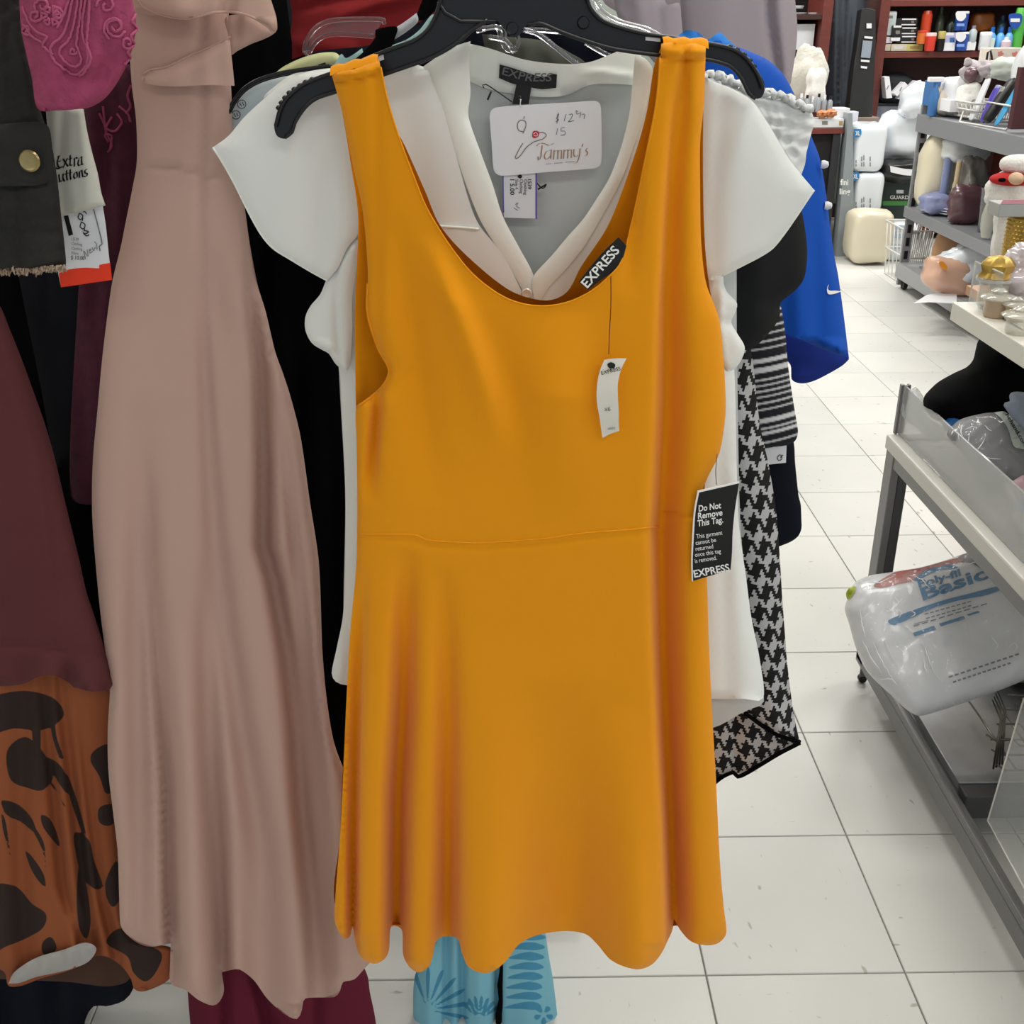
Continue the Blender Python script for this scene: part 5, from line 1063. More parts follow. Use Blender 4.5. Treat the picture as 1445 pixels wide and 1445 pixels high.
# ------------------------------------------------------------------ things on the near table deck
def tpl(px, py, z, n=(0, -.62, .78)): p = PZ(px, py, z); return (tuple(p), n)
bh = thing('black_clothes', 'heap of black clothing on the near table under the white shelf', 'clothing', PZ(1400, 600, ZT))
cloth('heap', [(1303,572),(1304,560),(1310,552),(1324,539),(1347,526),(1364,518),(1373,508),(1377,492),(1382,478),(1400,470),(1440,470),(1520,500),(1520,640),(1440,640),(1380,625),(1345,608),(1332,597),(1315,590)], tpl(1420, 560, .68), 'black_cloth', bh, step=8, pillow=(.06, 40), backd=.035, wav=.003, wavs=(60, 50))
gb = thing('grey_packet', 'grey garment in clear plastic packet with a pale printed label, on the near table', 'packet', PZ(1390, 640, ZT))
GP = tpl(1395, 630, .645)
cloth('blue_border', [(1330,600),(1336,592),(1341,588),(1360,583),(1380,579),(1400,576),(1415,577),(1418,584),(1400,590),(1370,600),(1350,610),(1338,612)], tpl(1370, 592, .665), G('blue_poly', '1C5E9E', rough=.3, coat=.4), gb, step=5, pillow=(.006, 8))
go = [(1336,612),(1345,600),(1355,592),(1375,586),(1400,582),(1425,584),(1460,600),(1500,640),(1490,680),(1460,690),(1430,683),(1410,680),(1390,672),(1372,658),(1360,645),(1350,632),(1342,622)]
gbb = cloth('garment', go, GP, G('heather_grey', '77777A', rough=.75, var=.05), gb, step=5, pillow=(.035, 40), backd=.02, wav=.001)
gs = o_surf[gbb.name]
wp = smooth_loop(go, 5); V2, F2 = tri(wp, 3.5); X_, Y_ = V2[:, 0], V2[:, 1]; e = np.clip(seg_dist(wp, X_, Y_)/12, 0, 1)
lf = (.001+.007*(1-np.abs(np.sin(X_/8+2*np.sin(Y_/12))))**2+.006*(1-np.abs(np.sin((X_+Y_*.6)/11+1.5*np.sin(Y_/9))))**2)*e
V = []; F = []
for c in [[(1390,600),(1395,606),(1400,608)], [(1390,618),(1386,626),(1380,634),(1377,642)], [(1358,598),(1356,610),(1360,618)], [(1352,612),(1354,622),(1360,634)], [(1362,606),(1372,602),(1378,604)], [(1389,645),(1400,647),(1412,648)], [(1346,606),(1342,614)], [(1368,612),(1366,628),(1368,640)]]:  # white tubes along the packet's creases stand in for glints on the plastic
    p = smooth_loop(c, 2, False); n_ = len(p); q = gs(p[:, 0], p[:, 1], .0065); k = len(V)
    v, f = tube_geo([tuple(x) for x in q], list(.0011*np.sin(np.linspace(.25, 2.9, n_))), 5); V += v; F += [tuple(i+k for i in g_) for g_ in f]
tag(mk('crease_glints', V, F, 'glint_white', gb), kind='stuff')
mk('plastic_wrap', gs(X_, Y_, 0)+(gs(X_, Y_, 1)-gs(X_, Y_, 0))*lf[:, None], F2, 'shrink_wrap', gb)
decal('printed_label', [(1403,582,1),(1418,581),(1430,592),(1445,608),(1460,640,1),(1445,634),(1432,631),(1427,620),(1423,606),(1414,592)], G('pale_label', 'C2CAC2', rough=.5), gb, surf=lambda x, y: gs(x, y, .0045), step=4)
txt('hehand.com', 1419, 585, 5.5, 'black_ink', 0, gb, rot=60, w=54, bold=.02, surf=lambda x, y: gs(x, y, .0055))
lc = thing('folded_shirt', 'folded light blue-grey shirt on top of the grey packet at the right edge', 'shirt', PZ(1440, 590, ZT))
cloth('fold', [(1416,572),(1418,568),(1425,566),(1424,560),(1427,554),(1440,553),(1470,560),(1500,600),(1480,640),(1455,618),(1440,602),(1425,585)], tpl(1440, 590, .70), G('powder_blue', '9DA9BC', rough=.85), lc, step=5, pillow=(.014, 14), wav=.001, wavs=(20, 20))
bxx = thing('pastel_packet', 'pastel pink and blue packet lying at the near end of the table', 'packet', PZ(1450, 700, ZT))
cloth('bag', [(1415,690),(1430,678),(1450,670),(1480,690),(1480,740),(1450,735),(1432,722)], tpl(1440, 705, .61), G('pastel_pink', 'C9A8B0', rough=.3, coat=.5), bxx, step=5, pillow=(.012, 12))
decal('blue_print', [(1430,712),(1445,700),(1460,706),(1460,725),(1440,722)], G('pastel_blue', '7FB2DC', rough=.3), bxx, Y=tpl(1440, 705, .625), step=4)
bc = thing('beige_carton', 'beige cardboard carton corner behind the acrylic lip', 'box', PZ(1450, 760, ZT))
slab('face', [(1426,724,1),(1445,708,1),(1475,735,1),(1475,790,1),(1445,755,1)], tpl(1445, 745, .60, (0, -.3, .95)), .02, G('beige_card', 'C2BCA8', rough=.8), bc, bevel=.001)
gp = thing('clear_packet', 'clear crinkled plastic packet bulging behind the acrylic lip corner', 'packet', PZ(1300, 590, ZT))
cloth('bag', [(1268,556),(1275,548),(1285,550),(1292,546),(1300,555),(1306,566),(1308,578),(1303,584),(1320,596),(1335,610),(1320,625),(1296,606),(1275,590)], tpl(1295, 585, .62), G('crinkle_clear', 'D2D6DA', rough=.12, alpha=.5, coat=1), gp, step=5, pillow=(.012, 14), crinkle=.002, cs=14)

# ------------------------------------------------------------------ stand with the plush, box and gold vase
sd = thing('low_stand', 'tan wooden stand behind the white shelf under the gold vase', 'stand', (1.4, 2.7, 0))
box('top', (1.22, 2.3, .665), (1.9, 2.8, .69), G('tan_wood', 'B98A62', rough=.5), sd)
for x in (1.36, 1.84):
    for y in (2.32, 2.74): box('leg', (x, y, 0), (x+.04, y+.04, .665), 'tan_wood', sd)
gv = P(1440, 388, 2.42); gv.z = .691
gz = thing('gold_vase', 'gold bead textured cylinder vase at the right edge above the plastic bag', 'vase', gv)
r_ = .046; hv = P(1440, 307, 2.42).z-.691
lathe('body', gv, [(0, 0), (r_*.95, 0), (r_, .01), (r_, hv-.005), (r_*.97, hv), (r_*.9, hv), (r_*.88, .01), (0, .01)], 'gold_text', gz, 40)
V = []; F = []
for j in range(int(hv/.0088)):
    for i in range(32):
        a = 2*math.pi*(i+.5*(j % 2))/32; c = Vector((gv.x+r_*math.cos(a), gv.y+r_*math.sin(a), gv.z+.008+j*.0088)); n = Vector((math.cos(a), math.sin(a), 0)); t = Vector((-n.y, n.x, 0)); u = Vector((0, 0, 1)); k = len(V)
        V += [tuple(c+t*.004), tuple(c+u*.0038), tuple(c-t*.004), tuple(c-u*.0038), tuple(c+n*.0035)]; F += [(k, k+1, k+4), (k+1, k+2, k+4), (k+2, k+3, k+4), (k+3, k, k+4)]
tag(mk('beads', V, F, 'gold_text', gz, smooth=False), kind='stuff')
psn = thing('plush_figure', 'white fluffy plush figure with red scarf and hat at the right edge', 'plush toy', P(1430, 385, 2.62))
pc_ = P(1424, 335, 2.62)
mat('plush_white', 'E6E4E0', rough=1, bump=1.2, bscale=160)
blob('body', pc_+Vector((.016, 0, .02)), (.054, .05, .12), 'plush_white', psn, (32, 24), 2.0, .04, 26, crease=.03)
blob('head', P(1424, 272, 2.60), (.055, .05, .05), 'plush_white', psn, (28, 20), 2.0, .04, 30)
blob('scarf', P(1428, 253, 2.585), (.05, .045, .016), G('plush_red', 'B21F1F', rough=.9), psn, (24, 12))
blob('hat', P(1440, 232, 2.6), (.045, .04, .022), 'plush_white', psn, (24, 12), 2.4)
blob('nose', P(1434, 252, 2.53), (.012, .03, .014), G('nose_tan', 'D0B090', rough=.8), psn, (16, 10), rot=(0, .5, 0))
blob('eye', P(1414, 254, 2.545), (.009, .006, .005), 'black_cloth', psn, (12, 8))
wb = thing('small_carton', 'small grey box with pink lettered lid beside the white plush', 'box', P(1430, 306, 2.5))
pbox('carton', 1411, 288, 1470, 306, 2.385, .06, G('carton_grey', 'A9ABAA', rough=.6), wb)
slab('pink_lid', [(1416,282,1),(1470,281,1),(1470,288,1),(1412,288,1)], 2.3845, .002, G('pink_lid', 'D89AA8', rough=.5), wb)
clp = thing('cork_bottle', 'clear teardrop bottle with round cork hanging in front of the middle shelf', 'bottle', PZ(1390, 337, .433))
cb_ = PZ(1390, 337, .433); s_ = 4.9/FPX
lathe('body', cb_, [(0, 0), (6*s_, 2*s_), (9*s_, 15*s_), (10*s_, 30*s_), (7*s_, 45*s_), (4*s_, 50*s_)], 'clear_glass', clp, 18)
blob('cork', cb_+Vector((0, 0, 56*s_)), (6*s_, 6*s_, 8*s_), G('cork_pale', 'D8BFA0', rough=.8), clp, (16, 10))

# ------------------------------------------------------------------ steel shelving unit
mat('shelf_steel', '8A8C90', rough=.45, metal=.2)
mat('shelf_lip', 'A2A3A5', rough=.45, metal=.2)
XG, YG1, YG0 = 2.13, 5.77, 2.9
gu = thing('shelving_unit', 'grey steel shelving unit with slotted upright loaded with household goods', 'shelving', (2.4, 4.4, 0))
box('upright', (XG, YG1-.02, .02), (XG+.045, YG1+.0, .93), 'shelf_steel', gu, .002)
for k in range(11):
    z = .86-k*.068
    box('slot', (XG+.012, YG1-.0235, z-.022), (XG+.033, YG1-.0195, z+.022), 'black_plastic' if k % 2 == 0 else 'black_plastic', gu, .004)
box('upright', (XG+.5, YG1-.02, .02), (XG+.545, YG1, .93), 'shelf_steel', gu, .002)
box('upright', (XG, YG0, .02), (XG+.045, YG0+.02, .93), 'shelf_steel', gu, .002)
box('shelf', (XG-.01, YG0, .80), (XG+.56, YG1+.01, .885), 'shelf_steel', gu, .003)
box('shelf', (XG-.01, YG0, .375), (XG+.56, YG1+.01, .43), 'shelf_steel', gu, .003)
box('shelf', (XG-.01, YG0, .06), (XG+.56, YG1+.01, .14), 'shelf_lip', gu, .003)
for y in (YG1-.04,): lathe('caster', (XG+.02, y, .028), [(0, 0), (.027, 0), (.028, .004), (.028, .016), (.027, .02), (0, .02)], 'rubber', gu, 18, axis=(1, 0, 0))
box('back_panel', (XG+.57, YG0, .06), (XG+.58, YG1, .93), 'shelf_steel', gu, .001)
def pz_scale(c): return ((c-Vector((0, 0, CAMZ))).length*.97)/FPX
def Yf(px, z, back=.03): return ((XG+.02)*FPX/(px-709)-(CAMZ-z)*.416)/.9094+back
def bag(name, label, cat, x0, y0, x1, y1, Y, d, m, pw=2.6, lump=.05, crease=.05, group=None, seed=1, rot=(0, 0, 0), extra=None, part='bag', on=None):
    a = P(x0, y0, Y); b = P(x1, y1, Y); zb = min(a.z, b.z) if on is None else on
    zt = max(a.z, b.z); c = Vector(((a.x+b.x)/2, (a.y+b.y)/2, (zb+zt)/2))
    t = thing(name, label, cat, (c.x, c.y, zb), group)
    blob(part, c, (abs(b.x-a.x)/2, d/2, (zt-zb)/2), m, t, (30, 22), pw, lump, 18, rot, seed, crease=crease, flat=on)
    return t
def carton(name, label, cat, x0, y0, x1, y1, Y, d, m, group=None, rz=0, prints=()):
    a = P(x0, y0, Y); b = P(x1, y1, Y)
    t = thing(name, label, cat, ((a.x+b.x)/2, Y+d/2, min(a.z, b.z)), group)
    pbox('body', x0, y0, x1, y1, Y, d, m, t, .002, rz)
    for pr in prints:
        if len(pr) == 5: slab('print_panel', rect(*pr[:4]), Y-.0008, .0005, pr[4], t)
        else: txt(pr[0], pr[1], pr[2], pr[3], pr[5], Y-.001, t, w=pr[4], rot=pr[6] if len(pr) > 6 else 0, bold=.02)
    return t
mat('soft_white', 'DDE0E4', rough=.35, coat=.4, spec=.6)
mat('white_poly', 'E4EAF0', rough=.25, coat=.6, spec=.7)
mat('cream_poly', 'D8D0B8', rough=.35, coat=.4)
mat('mauve_poly', '5E4048', rough=.3, coat=.5)
mat('peri_poly', '8A90B8', rough=.3, coat=.4)
mat('grey_poly', '84807A', rough=.25, coat=.5)
mat('dark_poly', '3E3E3C', rough=.25, coat=.5)
mat('peach_poly', 'D9AF98', rough=.3, coat=.5)
mat('tan_fabric', 'B08868', rough=.85)
mat('pillow_greige', 'C2B8AC', rough=.85)
mat('gold_plain', 'B79A62', rough=.35, coat=.4)
mat('blue_candle', '4C62A2', rough=.3, coat=.5)
mat('basket_wire', 'D8D6D2', rough=.4)
mat('white_box', 'E6E6EA', rough=.5)
mat('black_box', '17181A', rough=.4, coat=.3)
# wire baskets
def basket(label, x0, y0, x1, y1, Y, d, nx, tilt=0, cells=2, flare=.02, group='wire baskets'):
    a = P(x0, y1, Y); b = P(x1, y0, Y); W_ = b.x-a.x; H = b.z-a.z
    t = thing('wire_basket', label, 'basket', (a.x+W_/2, Y+d/2, a.z), group); r = .0034
    def ringpts(z, f): return [(a.x-f, Y-f, z), (b.x+f, Y-f, z), (b.x+f, Y+d+f, z), (a.x-f, Y+d+f, z)]
    for z, f in ((a.z, 0), (a.z+H*.5, flare*.5), (b.z, flare)): tubes('rim_wire', [ringpts(z, f)], r*1.5, 'basket_wire', t, 6, closed=True)
    for i in range(nx+1):
        x = a.x+W_*i/nx; tubes('wire', [[(x, Y+d, a.z), (x, Y, a.z), (x, Y-flare, b.z)]], r, 'basket_wire', t, 5)
    m_ = 5
    for i in range(m_+1):
        y = Y+d*i/m_; tubes('wire', [[(a.x-flare, y, b.z), (a.x, y, a.z), (b.x, y, a.z), (b.x+flare, y, b.z)]], r, 'basket_wire', t, 5)
    return t
ZS = .886
basket('white wire basket on the top steel shelf holding tubes and packets', 1378, 146, 1436, 168, Yf(1378,.9,.06), .26, 15, flare=.02)
tw = thing('wire_stand', 'white wire stand frame in front of the top shelf basket', 'wire stand', P(1395, 180, 4.1))
YY = Yf(1352, .9, .0)
tubes('frame', [[PZ(1354, 172, ZS+.004), P(1360, 157, YY+.0), P(1374, 141, YY-.0), P(1436, 151, Yf(1436,.9,.02)), P(1433, 166, Yf(1436,.9,.01)), PZ(1420, 183, ZS+.004)]], .004, 'basket_wire', tw, 6, closed=True)
basket('tall white wire basket cart standing at the end of the steel shelving', 1274, 325, 1312, 402, 5.82, .3, 10, flare=.025)
tubes('round_handle', [[tuple(P(1290+9*math.cos(a), 318+11*math.sin(a), 5.8)) for a in np.linspace(0, 6.28*.98, 16)]], .008, 'basket_wire', bpy.data.objects['wire_basket.001'], 8)
# top shelf
bag('cushion', 'greige cushion leaning at the left end of the top steel shelf', 'cushion', 1322, 122, 1345, 164, 5.62, .14, 'pillow_greige', 2.6, .03, .0, rot=(0, .25, 0), seed=4, part='cover', on=ZS)
bag('towel_pack', 'pale grey folded towels in clear wrap beside the greige cushion', 'towels', 1334, 108, 1372, 136, Yf(1334,.9,.06), .2, 'grey_white' if 'grey_white' in M else 'soft_white', 3.5, .03, .04, seed=5, on=ZS)
bag('cotton_bag', 'bag of white cotton wool on the top shelf near the wire basket', 'bag', 1352, 118, 1384, 144, Yf(1352,.9,.1), .16, 'plush_white', 2.2, .07, .08, seed=6, on=ZS)
carton('white_carton', 'long white carton lying flat below the cotton wool bag', 'box', 1342, 141, 1378, 158, Yf(1345,.9,.0), .2, 'white_box')
carton('orange_carton', 'blue box with orange oval picture at the back of the top shelf', 'box', 1318, 115, 1335, 150, 5.66, .12, G('box_blue', '3C6EA8', rough=.4), prints=((1321,122,1332,142, G('amber_print', 'C8932E', rough=.5)),))
ow = bag('furry_slipper', 'pale grey fur slipper with dark lining standing on the top shelf', 'slipper', 1360, 86, 1388, 116, Yf(1362,.95,.2), .12, G('fur_grey', 'A8A0A4', rough=1, bump=1, bscale=120), 2.2, .08, .05, seed=8, part='fur')
blob('lining', P(1371, 106, Yf(1362,.95,.2)-.06), (.035, .03, .035), 'mauve_poly', ow, (18, 12))
blob('tuft', P(1366, 88, Yf(1362,.95,.2)-.02), (.02, .02, .02), 'fur_grey', ow, (14, 10), lump=.1)
ow2 = bag('furry_slipper', 'second fur slipper to the right, paler, above the grey tubes', 'slipper', 1384, 86, 1406, 108, Yf(1384,.95,.25), .12, 'fur_grey', 2.2, .1, .06, seed=9, part='fur')
def upright_pack(label, x0, y0, x1, y1, Y, d, m, rot, cap=None, cat='packet', name='packet', group='packets in the top shelf basket'):
    a = P(x0, y1, Y); b = P(x1, y0, Y); a.z = ZS+.004; t = thing(name, label, cat, ((a.x+b.x)/2, Y+d/2, a.z), group)
    c = Vector(((a.x+b.x)/2, Y+d/2, (a.z+b.z)/2)); w, h = (b.x-a.x)/2, (b.z-a.z)/2
    blob('pouch', c, (w, d/2, h), m, t, (20, 16), 4, .02, 12, (0, rot, 0))
    if cap: blob('cap', c+Vector((math.sin(rot)*h*.95, 0, math.cos(rot)*h*.95)), (w*.8, d*.4, h*.14), cap, t, (14, 8), 4, rot=(0, rot, 0))
upright_pack('grey boxed tube upright at the left of the basket', 1383, 108, 1394, 150, Yf(1383, .95, .09), .06, 'soft_white', .28, 'grey_poly')
upright_pack('violet and blue shampoo pouch in the basket', 1398, 122, 1411, 148, Yf(1398, .95, .09), .06, G('violet_pack', '4A3CA8', rough=.3, coat=.5), .3, 'peri_poly')
upright_pack('black tool pouch in the middle of the basket', 1408, 108, 1428, 148, Yf(1408, .95, .09), .06, 'black_box', .5)
upright_pack('sky blue striped packet leaning at the right of the basket', 1428, 96, 1440, 150, Yf(1428, .95, .09), .05, G('sky_pack', '3F9BCB', rough=.35, coat=.3), .42, 'peach_poly')
upright_pack('clear brush packet between black pouch and violet pouch', 1406, 122, 1414, 148, Yf(1406, .95, .09), .05, 'clear_glass', .3)
bag('tulle_bag', 'clear bag of white and pale green tulle above the basket', 'bag', 1402, 80, 1436, 112, Yf(1402,.95,.3), .14, G('tulle', 'C4CCC4', rough=.4, alpha=.8), 2.2, .08, .1, seed=11)
flb = carton('floral_gift_bag', 'cream gift bag with coral flower print and rope handle', 'gift bag', 1398, 68, 1440, 100, Yf(1398,1.0,.42), .12, G('cream_paper', 'DCD2C8', rough=.6))
for cx, cy, r in ((1412, 76, 4), (1433, 78, 5), (1424, 86, 3), (1403, 92, 2.5), (1436, 96, 3)):
    decal('flower_print', [(cx+r*math.cos(a)*(1+.25*math.cos(5*a)), cy+r*math.sin(a)*(1+.25*math.cos(5*a))) for a in np.linspace(0, 6.0, 15)], G('coral_print', 'D08078', rough=.6), flb, Y=Yf(1398,1.0,.42), step=1.5, lift=.002)
tubes('handle', [[P(x, y, Yf(1398,1.0,.41)) for x, y in ((1391, 92), (1394, 74), (1398, 71), (1401, 90))]], .005, 'black_plastic', flb, 6)
bag('white_bag', 'white rounded bag at the right edge above the basket', 'bag', 1436, 60, 1475, 105, Yf(1436,1.0,.3), .15, 'soft_white', 2.2, .04, .04, seed=12, on=ZS)
carton('brown_carton', 'dark brown box standing at the right edge of the top shelf', 'box', 1442, 95, 1490, 182, Yf(1437,.9,.0), .04, G('brown_box', '4A2428', rough=.5))
spb = thing('spray_bottle', 'blue spray bottle with white trigger head behind the clear bag', 'bottle', P(1317, 155, 5.6))
c = P(1316, 156, 5.6); c.z = ZS+.001; s_ = 5.3/FPX
lathe('body', c, [(0, 0), (6*s_, 0), (7*s_, 3*s_), (7*s_, 26*s_), (3*s_, 38*s_), (2.5*s_, 42*s_)], 'box_blue', spb, 16)
box('trigger', tuple(P(1312, 116, 5.59)), tuple(P(1334, 109, 5.59)+Vector((0, .04, 0))), 'white_box', spb, .004)
# middle shelf
ZM = .433
bag('towel_roll', 'tall cream rolled blanket in plastic at the end of the middle shelf', 'blanket', 1305, 190, 1336, 282, 5.62, .2, 'cream_poly', 2.8, .03, .03, seed=13, on=.433)
bag('bedding_pack', 'white bedding pack in clear plastic lying on the middle shelf goods', 'bedding', 1334, 192, 1388, 228, Yf(1334,.6,.12), .2, 'soft_white', 3.6, .03, .04, seed=14)
def candle(label, x0, y0, x1, y1, Y, m, group=None):
    a = P(x0, y1, Y); b = P(x1, y0, Y); a.z = .434; c = Vector(((a.x+b.x)/2, Y, a.z)); r = (b.x-a.x)/2; h = b.z-a.z
    t = thing('wrapped_candle', label, 'candle', c, group)
    lathe('body', c, [(0, 0), (r, 0), (r, h*.97), (r*.9, h), (0, h)], m, t, 18)
    lathe('wrap', c, [(r*1.08, .0), (r*1.08, h*1.0), (r*.6, h*1.04)], 'shrink_wrap', t, 18)
candle('blue wrapped pillar candle on the middle shelf', 1325, 222, 1345, 276, Yf(1325,.5,.04), 'blue_candle')
candle('gold wrapped pillar candle next to the blue one', 1344, 228, 1358, 270, Yf(1344,.5,.02), 'gold_plain')
bag('lavender_pack', 'lavender plastic packet lying at the foot of the blue candle', 'packet', 1304, 272, 1344, 290, 5.5, .16, 'peri_poly', 2.6, .05, .08, seed=15, on=.433)
bag('taupe_bag', 'taupe crumpled plastic bag behind the gold candle', 'bag', 1352, 226, 1388, 262, Yf(1352,.5,.12), .14, 'grey_poly', 2.2, .07, .12, seed=16, on=.433)
bag('mauve_packet', 'dark mauve garment in crinkled clear plastic hanging over the shelf edge', 'packet', 1344, 262, 1384, 306, Yf(1346,.45,.0), .1, 'mauve_poly', 3, .05, .12, seed=17, on=.433)
vz = P(1401, 262, Yf(1388,.5,.1)); vz.z = ZM+.001; s_ = vz.y*.92/FPX
vt = thing('smoked_vase', 'smoked grey glass vase with tall straight sides on the middle shelf', 'vase', vz)
lathe('body', vz, [(0, 0), (11*s_, 0), (15*s_, 60*s_), (16*s_, 64*s_), (14*s_, 64*s_), (10*s_, 3*s_), (0, 3*s_)], G('smoke_glass', '55565A', rough=.15, coat=.6, alpha=.92), vt, 24)
for k in range(3):
    lathe('plate', PZ(1312, 296, .434)+Vector((.06, -.15, k*.012)), [(0, 0), (.06, .0), (.09, .012), (.088, .014), (.06, .003), (0, .003)], 'soft_white', None, 24)
    tag(bpy.data.objects['plate' if k == 0 else 'plate.%03d' % k], 'white plate %s at the end of the middle shelf' % ('lowest in the small stack', 'in the middle of the small stack', 'on top of the small stack')[k], 'plate', 'plates stacked on the middle shelf')
# base shelf
bag('tan_pillow', 'tan brown pillow standing on the base shelf behind the white bag', 'pillow', 1325, 312, 1392, 372, Yf(1325,.3,.1), .16, 'tan_fabric', 2.8, .03, .02, seed=18, part='cover', on=.143)
bag('stuffing_bag', 'large crinkled white plastic bag of stuffing on the base shelf', 'bag', 1330, 346, 1404, 408, Yf(1332,.3,-.22), .22, 'white_poly', 2.3, .06, .1, seed=19, rot=(0, -.35, 0), on=.143)
pb_ = bag('peach_bag', 'peach quilt in clear plastic bag leaning out over the base shelf edge', 'bag', 1306, 366, 1368, 432, Yf(1310,.2,-.42), .16, 'peach_poly', 2.8, .05, .05, seed=20, rot=(0, .35, 0), on=.143)
decal('orange_sticker', [(1325,370),(1331,369),(1337,377),(1334,381),(1327,376)], G('orange_sticker', 'F09A28', rough=.5), pb_, Y=Yf(1310,.2,-.42)-.085, step=2)
fl_ = thing('paper_flyer', 'pale paper flap sticking out low below the peach bag', 'paper', P(1305, 425, 4.4))
slab('sheet', [(1289,428,1),(1308,416,1),(1350,410,1),(1350,428,1),(1312,426,1)], ((PZ(1316, 421, .15))[:], (0, -.02, 1)), .003, 'white_card', fl_)
bag('clear_bag', 'crumpled clear bag between basket cart and peach bag', 'bag', 1296, 398, 1316, 414, 5.6, .1, 'crinkle_clear', 2.2, .08, .12, seed=21, on=.143)
# ------------------------------------------------------------------ back of the shop
mat('mahogany', '6B332C', rough=.45, var=.12, vscale=8, stretch=(1, 1, 6))
mat('mahogany_dark', '3A1E1A', rough=.6)
YS1 = 7.15
ws_ = thing('bookcase', 'mahogany bookcase along the back wall stocked with toiletries', 'bookcase', (3.3, 7.4, 0))
def px_x(px, Y, z):       # world x for a pixel column at given distance and height
    zc = Y*.9094+(CAMZ-z)*.416; return (px-709)*zc/FPX
xl = px_x(1240, YS1, .9); xr = px_x(1470, YS1, 1.1)
box('side_panel', (xl-.03, YS1, 0), (xl+.03, YS1+.38, 1.9), 'mahogany', ws_)
box('side_panel', (xr, YS1, 0), (xr+.03, YS1+.38, 1.9), 'mahogany', ws_)
box('back_board', (xl+.03, YS1+.36, 0), (xr, YS1+.375, 1.9), 'mahogany_dark', ws_)
zsh = P(1300, 76, YS1).z; ztop = P(1300, 3, YS1).z; zlow = P(1300, 170, YS1).z
for z in (zsh, ztop, zlow, .06): box('shelf', (xl+.03, YS1+.005, z-.022), (xr, YS1+.36, z+.012), 'mahogany', ws_)
# second bookcase, further left
b2 = thing('bookcase', 'tall mahogany bookcase at the back left, half hidden by the mauve trousers', 'bookcase', (2.05, 7.0, 0))
YB2 = 7.12; x2 = px_x(1170, YB2, 1.2)
box('side_panel', (x2-.03, YB2, 0), (x2+.03, YB2+.38, 1.9), 'mahogany', b2)
box('side_panel', (1.15, YB2, 0), (1.18, YB2+.38, 1.9), 'mahogany', b2)
box('back_board', (1.18, YB2+.36, 0), (x2-.03, YB2+.37, 1.9), G('near_black', '100C0C', rough=.8), b2)
for z in (P(1140, 23, YB2).z, .8, .06): box('shelf', (1.18, YB2+.005, z-.018), (x2-.03, YB2+.36, z+.01), 'mahogany_dark', b2)
YC2 = 6.65
dk = thing('desk', 'low black sided desk with mahogany top behind the blue sports shirt', 'desk', (1.9, 6.85, 0))
xd = px_x(1194, YC2, .76); zd = P(1190, 181, YC2).z
box('top', (1.45, YC2, zd-.03), (xd+.01, YC2+.42, zd), 'mahogany', dk)
box('side_panel', (xd-.045, YC2+.01, 0), (xd, YC2+.4, zd-.031), G('charcoal_lam', '2A2A2E', rough=.5), dk)
box('side_panel', (1.47, YC2+.01, 0), (1.5, YC2+.4, zd-.031), 'charcoal_lam', dk)
box('modesty_panel', (1.5, YC2+.03, 0), (xd-.046, YC2+.05, zd-.031), 'near_black', dk)
# storage behind the desk
gpk = thing('grey_storage_box', 'tall grey plastic storage box with white lettering beside the desk', 'storage box', P(1190, 365, 6.6))
slab('body', [(1203,160,1),(1205,300,1),(1203,366,1),(1179,366,1),(1186,290,1),(1196,180,1),(1197,160,1)], 6.62, .1, G('grey_plastic', '8C9498', rough=.35), gpk)
txt('fini', 1186, 261, 8, 'white_ink', 6.62, gpk, w=11, bold=.02, lift=.003); txt('ling', 1185, 274, 8, 'white_ink', 6.62, gpk, w=15, bold=.02, lift=.003)
carton('white_carton', 'stack of plain white cartons standing at the desk edge', 'box', 1184, 158, 1203, 232, 6.9, .15, G('pale_lilac_box', 'D6D8E2', rough=.5))
mat('shield_blue', '2B7FB8', rough=.4)
def diaper(label, x0, y0, x1, y1, Y, sx, sy):
    t = bag('diaper_pack', label, 'diaper pack', x0, y0, x1, y1, Y, .22, 'white_poly', 6, .012, .01, group='diaper packs by the back shelves', seed=int(x0), part='pack')
    slab('shield_logo', [(sx,sy,1),(sx+10,sy,1),(sx+10.5,sy+7),(sx+7,sy+11),(sx+1,sy+12.5,1)], Y-.113, .001, 'shield_blue', t, step=2)
    txt('XL', sx+2.2, sy+9, 6, 'white_ink', Y-.114, t, w=6.5, bold=.02)
    txt('SEPHS' if False else 'TEENY', sx+15, y1-8, 4, 'grey_ink', Y-.114, t, rot=-90, w=16) if False else None
    for k, (dx, l) in enumerate(((6, 9), (14, 14), (17, 16), (26, 14))):
        strokes('small_print', [[(x0+dx, y1-6), (x0+dx, y1-6-l*.4)], [(x0+dx, y1-6-l*.55), (x0+dx, y1-6-l)]], 1.2, 'grey_ink', Y-.114, t)
diaper('upper diaper pack with blue XL shield, stacked on its twin', 1202, 173, 1239, 241, 6.75, 1205, 182)
diaper('lower diaper pack with blue XL shield, below its twin', 1202, 241, 1236, 300, 6.75, 1202, 243)
bag('beige_pack', 'beige quilted pack standing on the floor in front of the diaper packs', 'packet', 1201, 296, 1249, 366, 6.45, .26, 'cream_poly', 5, .02, .03, seed=31)
wpk = bag('white_pack', 'white printed pack on the floor between beige pack and basket cart', 'packet', 1251, 311, 1284, 364, 6.55, .2, 'white_poly', 5, .02, .02, seed=32)
for y in (318, 330, 345): slab('print_panel', rect(1260, y, 1276, y+6), 6.445, .001, G('pale_blue_print', 'A9BCD0', rough=.5), wpk)
